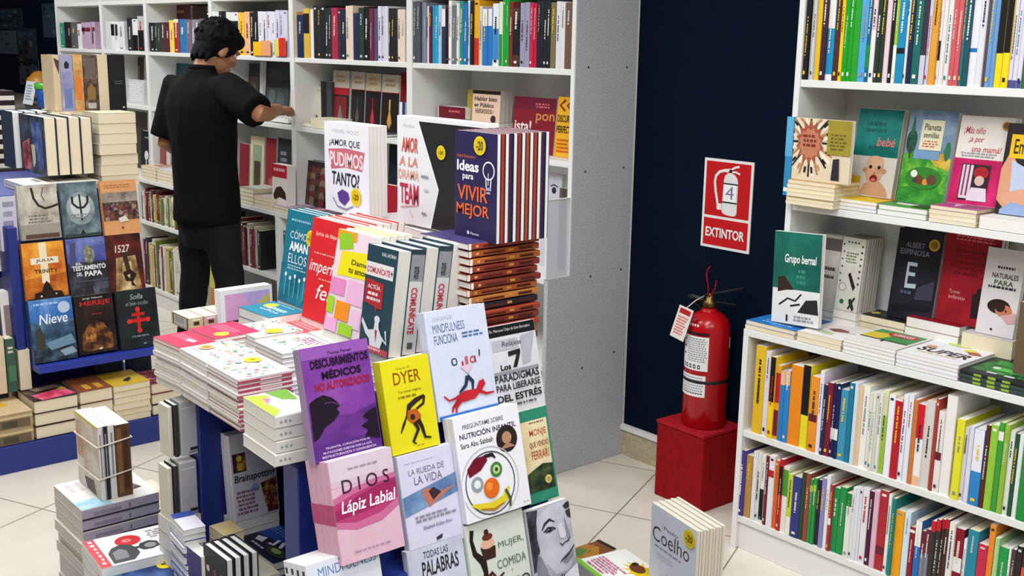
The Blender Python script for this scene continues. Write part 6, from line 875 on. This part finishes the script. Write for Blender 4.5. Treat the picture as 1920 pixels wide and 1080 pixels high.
# dark volumes with white edges piled by the frame edge
zs_ = 1.37; g_ = 'dark volumes with white page edges piled at the frame edge'
a_ = at(26, 170, 'x', -5.6)
for i in range(8):
    book(V((-5.6, a_.y, a_.z - .045 * i)), (-1, 0, 0), (0, -1, 0), .16, .3, .044, '2a1c20', f'{ORD[i + 1]} dark volume from the top of the white-edged pile at the frame edge', g_, spine='2a1c20', sart=(('r', .0, 0, .48, 1, 'e2dcd2'),), page='w', hard=True)
zbot = a_.z - .045 * 8
pl = empty('pedestal', (-5.68, a_.y - .15, 0), 'dark pedestal under the pile of dark volumes at the frame edge', 'pedestal'); part('box_body', (-.09, -.16, 0), (.09, .16, zbot - .02), dkw, pl, .003); part('top_board', (-.1, -.17, zbot - .02), (.1, .17, zbot), dkw, pl, .003)

# ================================================================== counter of the back wall row: piles and faces
gc = 'books on the counter of the back wall row'
def ctr(x0, x1, n, t, col, tc_, label, y0=YC + .01, d=.2, art=(), z=ZC + .001):
    for i in range(n):
        book((x0, y0, z + t * (n - i)), (1, 0, 0), (0, 1, 0), x1 - x0, d, t - .001, tc_ if i == 0 else col, label if i == 0 else f'{ORD[i + 1]} book from the top under the {label}', gc, art=art if i == 0 else (), hide='' if i == 0 else 'f', page='c')
ctr(-5.42, -5.24, 4, .02, 'b8b8a8', '9a9c90', 'grey green flat book on the counter behind the man', art=(('l', .1, .2, .9, .8, 4, 'W'),)); ctr(-5.23, -5.05, 3, .018, 'd8d0c0', 'c8b8b0', 'beige flat book on the counter near the man\'s elbow')
ctr(-5.03, -4.86, 2, .016, 'd8d4cc', 'b89ab0', 'mauve flat book at the counter post', art=(('l', .1, .2, .9, .6, 3, 'W'),)); ctr(-4.84, -4.66, 2, .016, 'd8d4cc', '7a5a78', 'purple flat book on the counter right of the post', art=(('c', .5, .5, .2, 'd8a0b0'),)); ctr(-4.64, -4.46, 2, .016, 'd8d4cc', '6a4a58', 'plum flat book on the counter behind the white lettered books')
ctr(-6.66, -6.45, 4, .02, 'd8c8b0', 'd8b8a0', 'peach flat book on the counter left of the man', art=(('l', .2, .2, .9, .8, 4, 'BR'),)); ctr(-6.43, -6.22, 4, .02, 'd8d4cc', 'c8c8d0', 'pale flat book on the counter beside the peach one')
stand((510, 372), (538, 378), (511, 306), ('y', 2.76), .03, .05, 1, 'e2dcd2', 'white and red book with a dark animal standing on the counter', gc, art=(('r', 0, 0, 1, .28, 'b81f30'), ('l', .1, .08, .9, .2, 1, 'e8b0b0'), ('p', [(.1, .66), (.3, .5), (.6, .46), (.9, .58), (.96, .74), (.7, .72), (.5, .7), (.3, .76), (.14, .76)], '3a1f1a')), zb=ZC + .001)
for bl, br, tl_, c, lb, ar in [((448, 350), (466, 354), (449, 268), '7a1c28', 'dark red book on the counter behind the man\'s arm', ()), ((468, 352), (494, 356), (469, 254), 'c9bc9a', 'cream-framed book with a dark window on the counter', (('r', .2, .14, .82, .85, '8a9a80'), ('r', .3, .4, .75, .85, '4a3c30'))), ((497, 357), (516, 359), (498, 258), '8a2430', 'crimson book with a small figure on the counter', (('c', .5, .7, .2, 'a85a50'),)), ((519, 359), (544, 362), (520, 258), '2a3438', 'dark teal book on the counter beside the post', (('l', .2, .2, .8, .4, 2, 'G'),))]:
    stand(bl, br, tl_, ('y', 2.9), .06, .03, 1, c, lb, gc, art=ar, zb=ZC + .001)
stand((550, 372), (612, 382), (556, 296), ('y', 2.88), .1, .03, 2, '2c2424', 'dark book with a crowded brown scene on the counter right of the post', gc, art=tuple(('c', .15 + .14 * (i % 6), .2 + .12 * (i // 6), .08, ['5a4038', '8a7058', '3a2c2c', '7a2a2c'][i % 4]) for i in range(36)), zb=ZC + .001)
stand((727, 352), (744, 354), (728, 240), ('y', 2.95), .05, .03, 2, '22242c', 'dark spine-like book between the white lettered books', gc, zb=ZC + .001)
stand((720, 375), (745, 377), (722, 345), ('y', 2.8), .05, .03, 1, 'a02030', 'red low book between the white lettered books', gc, zb=ZC + .001)
stand((264, 318), (300, 322), (264, 244), ('y', 2.9), .06, .03, 1, '1c1b20', 'black book with white flowers on the counter left of the man', gc, art=(('l', .2, .14, .8, .22, 1, '8a8a90'), ('c', .3, .6, .1, 'd8d8dc'), ('c', .5, .74, .09, 'e0e0e4'), ('c', .66, .58, .08, 'd0d0d6'), ('r', .28, .62, .33, .9, 'b8c0b8'), ('r', .2, .88, .9, .98, '8a4a4c')), zb=ZC + .001)
stand((300, 322), (312, 324), (301, 262), ('y', 2.86), .04, .03, 1, '8a4a44', 'reddish book half behind the man\'s arm on the counter', gc, zb=ZC + .001)
stand((1017, 372), (1052, 374), (1018, 322), ('y', 2.9), .05, .02, 1, 'c8c4cc', 'pale grey book with a black eye near the end panel', gc, art=(('c', .6, .18, .12, '2a2a2e'), ('s', [(.4, .14), (.6, .12), (.8, .14)], .05, '2a2a2e')), zb=ZC + .001)
for k in range(4):
    p_ = at(1048 + 6 * k, 374, 'y', 2.85); book((p_.x + .016, 2.85, ZC + .02), (0, 1, 0), (0, 0, 1), .15, .3, .015, ['5a564c', '4a463c', '6a665c', '3c3a34'][k], f'{ORD[k + 1]} grey olive spine beside the black eye book', gc)
# shelf at Z1: piles left of the man and behind the cream stack
gq = 'things on the second shelf left of the man'
stand((240, 199), (271, 201), (240, 148), ('y', 2.90), .06, .03, 1, 'c4c2c8', 'pale lined book page on the shelf beside the black fantasy spine', gq, art=(('l', .1, .1, .9, .9, 9, 'W'),), zb=Z1 + .001)
stand((243, 146), (270, 147), (243, 106), ('y', 3.05), .05, .04, 1, '3a2f28', 'dark brown picture book high behind the lined page', gq, art=(('r', .5, .2, .7, .8, '8a7458'),), zb=Z1 + .001)
stand((278, 243), (290, 245), (280, 190), ('y', 2.86), .03, .03, 1, 'd0ccc0', 'pale book standing by the man\'s left shoulder', gq, zb=ZC + .001)
stand((254, 240), (276, 242), (254, 208), ('y', 2.95), .04, .04, 1, '3c342c', 'dark brown book beside the pale one at the man\'s shoulder', gq, zb=ZC + .001)
book((-5.3, 2.86, Z1 + .03), (1, 0, 0), (0, 1, 0), .22, .2, .024, 'dcd8cc', 'white flat book on the second shelf under the reaching arm', gq); book((-5.06, 2.85, Z1 + .045), (1, 0, 0), (0, 1, 0), .06, .2, .02, 'e0dcd2', 'thin white book tilted on the second shelf under the hand', gq)
book((-4.95, 2.86, Z1 + .02), (1, 0, 0), (0, 1, 0), .1, .2, .018, 'd8c88a', 'yellowish flat book on the second shelf right of the post', gq); book((-4.84, 2.85, Z1 + .05), (1, 0, 0), (0, 1, 0), .2, .2, .048, 'e6dfc8', 'thick cream flat book on the second shelf right of the post', gq, page='c')
book((-4.6, 2.85, Z1 + .012), (1, 0, 0), (0, 1, 0), .4, .1, .01, '4a4a4c', 'thin grey flat folder before the cream-topped novels', gq)
# the bright flat book tops under the base counter, left
stand((393, 540), (408, 548), (392, 470), ('y', 2.74), 0, .03, 1, 'c9c45a', 'yellow green picture book seen between the man\'s legs', 'books on the lowest shelf left of the man', art=(('r', .1, .6, .9, 1, 'c87a4a'), ('c', .5, .3, .2, 'b8d06a')), zb=.111)
# ================================================================== the man in black
def remeshed(name, mb, m, parent, voxel, smooth=3, disp=None):
    o = link(name, mb.mesh(name)); r = o.modifiers.new('r', 'REMESH'); r.mode = 'VOXEL'; r.voxel_size = voxel
    if smooth: s_ = o.modifiers.new('s', 'SMOOTH'); s_.iterations = smooth; s_.factor = .5
    bpy.context.view_layer.update(); me = bpy.data.meshes.new_from_object(o.evaluated_get(bpy.context.evaluated_depsgraph_get())); bpy.data.objects.remove(o)
    if disp:
        me.update(); ns = [v.normal.copy() for v in me.vertices]
        for v, n in zip(me.vertices, ns): v.co += n * disp(v.co)
    me.materials.clear(); me.materials.append(m); me.polygons.foreach_set('material_index', [0] * len(me.polygons)); me.polygons.foreach_set('use_smooth', [True] * len(me.polygons)); me.update()
    return link(name, me, parent)
def rings(mb, R, m, n=36):
    """a closed skin over horizontal ellipses (z, cx, cy, rx, ry)"""
    vs, fs = [], []
    for z, cx, cy, rx, ry in R:
        for k in range(n): a = 2 * math.pi * k / n; vs.append((cx + rx * math.cos(a), cy + ry * math.sin(a), z))
    for j in range(len(R) - 1):
        for k in range(n): fs.append((j * n + k, j * n + (k + 1) % n, (j + 1) * n + (k + 1) % n, (j + 1) * n + k))
    fs += [tuple(range(n - 1, -1, -1)), tuple((len(R) - 1) * n + k for k in range(n))]; mb.add(vs, fs, m)
def blob(mb, c, r, m, rot=None, n=18):
    vs, fs = [], []; c = V(c); rot = rot or Matrix.Identity(3)
    for j in range(n + 1):
        t = math.pi * j / n
        for k in range(n): a = 2 * math.pi * k / n; vs.append(c + rot @ V((r[0] * math.sin(t) * math.cos(a), r[1] * math.sin(t) * math.sin(a), r[2] * math.cos(t))))
    for j in range(n):
        for k in range(n): fs.append((j * n + k, (j + 1) * n + k, (j + 1) * n + (k + 1) % n, j * n + (k + 1) % n))
    mb.add(vs, fs, m)
skin = surf('skin', 'a8714e', .5, 40, .2); cloth = surf('black_cotton', '0b0b0d', .9, 70, .35, bump=.15, spec=.12); denim = surf('dark_denim', '101218', .8, 160, .5, bump=.2, spec=.25); hairm = surf('black_hair', '070607', .75, 18, .3, spec=.15, stretch=(6, 6, 1)); shoe_m = surf('shoe_leather', '1b1a1c', .5, 60, .2)
pc = at(384, 280, 'y', 2.40)
man = empty('person', (pc.x, 2.40, 0), 'person in a black t-shirt and dark jeans, back turned, reaching to a shelf', 'person', rz=math.radians(14))
inv = Matrix.Rotation(math.radians(-14), 3, 'Z')
def loc(w): return inv @ (V(w) - V((pc.x, 2.40, 0)))
# where the right hand goes: the second shelf of the bookcase
HAND = loc(at(541, 203, 'y', 2.80)); WR = loc(at(522, 205, 'y', 2.70)); EL = loc(at(488, 214, 'y', 2.48)); SHR = V((.175, 0, 1.385)); SHL = V((-.175, .0, 1.385))
print('ARM', (EL - SHR).length, (WR - EL).length, (HAND - WR).length)
ELL, WRL = V((-.232, -.045, 1.11)), V((-.19, .17, 1.0))
hd = Matrix.Rotation(math.radians(-14), 3, 'Z') @ Matrix.Rotation(math.radians(-30), 3, 'X'); HC = V((.02, .085, 1.562))
def H(x, y, z): return HC + hd @ V((x, y, z))
b = MB(); S_ = skin
rings(b, [(.86, 0, 0, .15, .1), (1.0, 0, 0, .14, .1), (1.2, 0, 0, .16, .105), (1.34, 0, 0, .165, .095), (1.40, 0, 0, .12, .075), (1.44, 0, .005, .058, .058)], S_)
b.tube([(0, 0, 1.38), (0, .01, 1.46), tuple(H(0, -.02, -.05))], [.06, .055, .055], S_, 20)
blob(b, H(0, -.012, .02), (.076, .094, .098), S_, hd); blob(b, H(0, .03, -.045), (.058, .062, .07), S_, hd); blob(b, H(0, .06, -.092), (.028, .026, .022), S_, hd)
blob(b, H(0, .098, -.022), (.013, .02, .016), S_, hd); b.tube([tuple(H(0, .085, .02)), tuple(H(0, .105, -.018))], [.009, .012], S_, 10)
blob(b, H(0, .088, .03), (.05, .014, .012), S_, hd); blob(b, H(0, .09, -.058), (.024, .012, .007), S_, hd); blob(b, H(0, .088, -.068), (.02, .012, .007), S_, hd)
for s in (-1, 1):
    blob(b, H(.076 * s, -.005, -.01), (.01, .022, .034), S_, hd @ Matrix.Rotation(math.radians(-20 * s), 3, 'Z')); blob(b, H(.04 * s, .068, -.015), (.022, .02, .02), S_, hd)
    b.tube([(.085 * s, 0, .88), (.13 * s, .015, .46), (.16 * s, -.01, .07)], [.08, .052, .04], S_, 16); b.tube([(.16 * s, -.03, .05), (.165 * s, .12, .03)], [.035, .03], S_, 12)
def arm(sh, el, wr): b.tube([sh, sh.lerp(el, .5), el, el.lerp(wr, .35), el.lerp(wr, .7), wr], [.05, .046, .041, .043, .034, .027], S_, 20)
arm(SHR, EL, WR); arm(SHL, ELL, WRL)
def hand(wr, d, up, side, curl):
    d = d.normalized(); up = (up - d * up.dot(d)).normalized(); sd = d.cross(up) * side
    pal = wr + d * .05; rot = Matrix((sd, d, up)).transposed(); blob(b, pal, (.038, .05, .016), S_, rot)
    for k, (o_, l) in enumerate(((.028, .07), (.01, .078), (-.009, .073), (-.027, .058))):
        p0 = wr + d * .09 + sd * o_; c = curl * (1 + .15 * k); d1 = (d * math.cos(c * .5) - up * math.sin(c * .5)); d2_ = (d * math.cos(c * 1.2) - up * math.sin(c * 1.2)); d3 = (d * math.cos(c * 1.8) - up * math.sin(c * 1.8))
        p1 = p0 + d1 * l * .45; p2 = p1 + d2_ * l * .32; p3 = p2 + d3 * l * .25; b.tube([p0 - d * .03, p0, p1, p2, p3], [.009, .0095, .0088, .008, .0065], S_, 10)
    t0 = wr + d * .025 + sd * .03; t1 = t0 + (sd * .7 + d * .6 - up * .2).normalized() * .035; t2 = t1 + (d * .9 + sd * .15 - up * .35).normalized() * .032; b.tube([wr + d * .015 + sd * .012, t0, t1, t2], [.014, .012, .0105, .008], S_, 10)
hand(WR, HAND - WR, V((0, 0, 1)), -1, .5); hand(WRL, (WRL - ELL) + V((.03, .05, -.02)), V((-.3, 0, 1)), 1, .7)
remeshed('body', b, skin, man, .0055, 2)
for s in (-1, 1):
    q = MB(); blob(q, H(.031 * s, .072, .008), (.0125, .0125, .0125), mat('e6e2de', .2)); blob(q, H(.031 * s, .0835, .007), (.006, .003, .006), mat('2a1a14', .2)); q.build('eye', man)
# clothes
b = MB()
rings(b, [(.745, .0, -.005, .19, .135), (.78, 0, -.005, .19, .135), (.9, 0, 0, .185, .13), (1.05, 0, -.005, .18, .13), (1.2, 0, -.01, .195, .135), (1.3, 0, -.01, .212, .132), (1.37, 0, -.008, .208, .112), (1.405, 0, -.004, .175, .095), (1.43, 0, 0, .12, .08), (1.45, 0, .0, .085, .07), (1.475, 0, .004, .066, .065)], cloth)
se = SHR.lerp(EL, .93); b.tube([V((.1, 0, 1.36)), SHR, SHR.lerp(EL, .5), se], [.08, .082, .08, .078], cloth, 24); sl = SHL.lerp(ELL, .9); b.tube([V((-.1, 0, 1.36)), SHL, SHL.lerp(ELL, .5), sl], [.08, .082, .08, .08], cloth, 24)
def folds(c): return .006 * noise.noise(V((c.x * 9, c.y * 9, c.z * 4))) + .004 * noise.noise(V((c.x * 20, c.y * 20, c.z * 7)))
remeshed('shirt', b, cloth, man, .01, 4, folds)
b = MB(); b.tube([(0, .004, 1.462), (0, .006, 1.49)], [(.068, .066), (.064, .062)], cloth, 28); b.build('collar', man)
b = MB(); rings(b, [(.62, 0, 0, .13, .1), (.74, 0, 0, .165, .115), (.86, 0, 0, .165, .115), (.95, 0, 0, .155, .11)], denim)
for s in (-1, 1): b.tube([(.085 * s, 0, .84), (.1 * s, .004, .64), (.13 * s, .012, .46), (.15 * s, -.005, .24), (.16 * s, -.015, .045)], [.095, .083, .071, .066, .07], denim, 24)
remeshed('trousers', b, denim, man, .01, 3, lambda c: .006 * noise.noise(V((c.x * 10, c.y * 10, c.z * 12))) + .004 * noise.noise(V((c.x * 25, c.y * 25, c.z * 30))))
for s in (-1, 1):
    b = MB(); b.tube([(.16 * s, -.085, .045), (.16 * s, -.04, .05), (.163 * s, .05, .045), (.167 * s, .13, .035), (.169 * s, .165, .025)], [(.034, .036), (.045, .042), (.046, .036), (.043, .03), (.025, .02)], shoe_m, 18); sh = b.build('shoe', man)
    q = MB(); q.box((.163 * s - .046, -.1, 0), (.163 * s + .046, .185, .014), mat('K', .8)); q.build('sole', sh)
# hair: tufts over the crown and the nape
b = MB(); rn = random.Random(4)
blob(b, H(0, -.022, .036), (.09, .106, .106), hairm, hd); blob(b, H(0, -.055, -.02), (.074, .056, .075), hairm, hd); blob(b, H(0, .05, .075), (.07, .055, .045), hairm, hd)
for k in range(260):
    th = rn.uniform(-math.pi, math.pi); ph = rn.uniform(-.15, 1.5); x, y, z = math.cos(ph) * math.cos(th), math.cos(ph) * math.sin(th), math.sin(ph)
    if y > .45 and z < .55: continue
    p0 = V((x * .083, y * .1 - .022, z * .098 + .036)); d = V((x, y, z)); t = V((rn.uniform(-.6, .6), rn.uniform(-.2, .8), rn.uniform(-.5, .3))); t = (t - d * t.dot(d) * .7); e = p0 + d * .016 + t * .03
    b.tube([tuple(H(*(p0 - d * .012))), tuple(H(*(p0 + d * .008))), tuple(H(*e))], [.012, .009, .0025], hairm, 8)
for k in range(26):
    th = rn.uniform(-2.7, -.45); p0 = V((math.cos(th) * .07, math.sin(th) * .085 - .015, rn.uniform(-.075, -.02))); e = p0 + V((0, -.004, -.026)); b.tube([tuple(H(*(p0 + V((0, .0, .03))))), tuple(H(*p0)), tuple(H(*e))], [.013, .011, .004], hairm, 8)
remeshed('hair', b, hairm, man, .0045, 1)
# ================================================================== all the books
build_books()
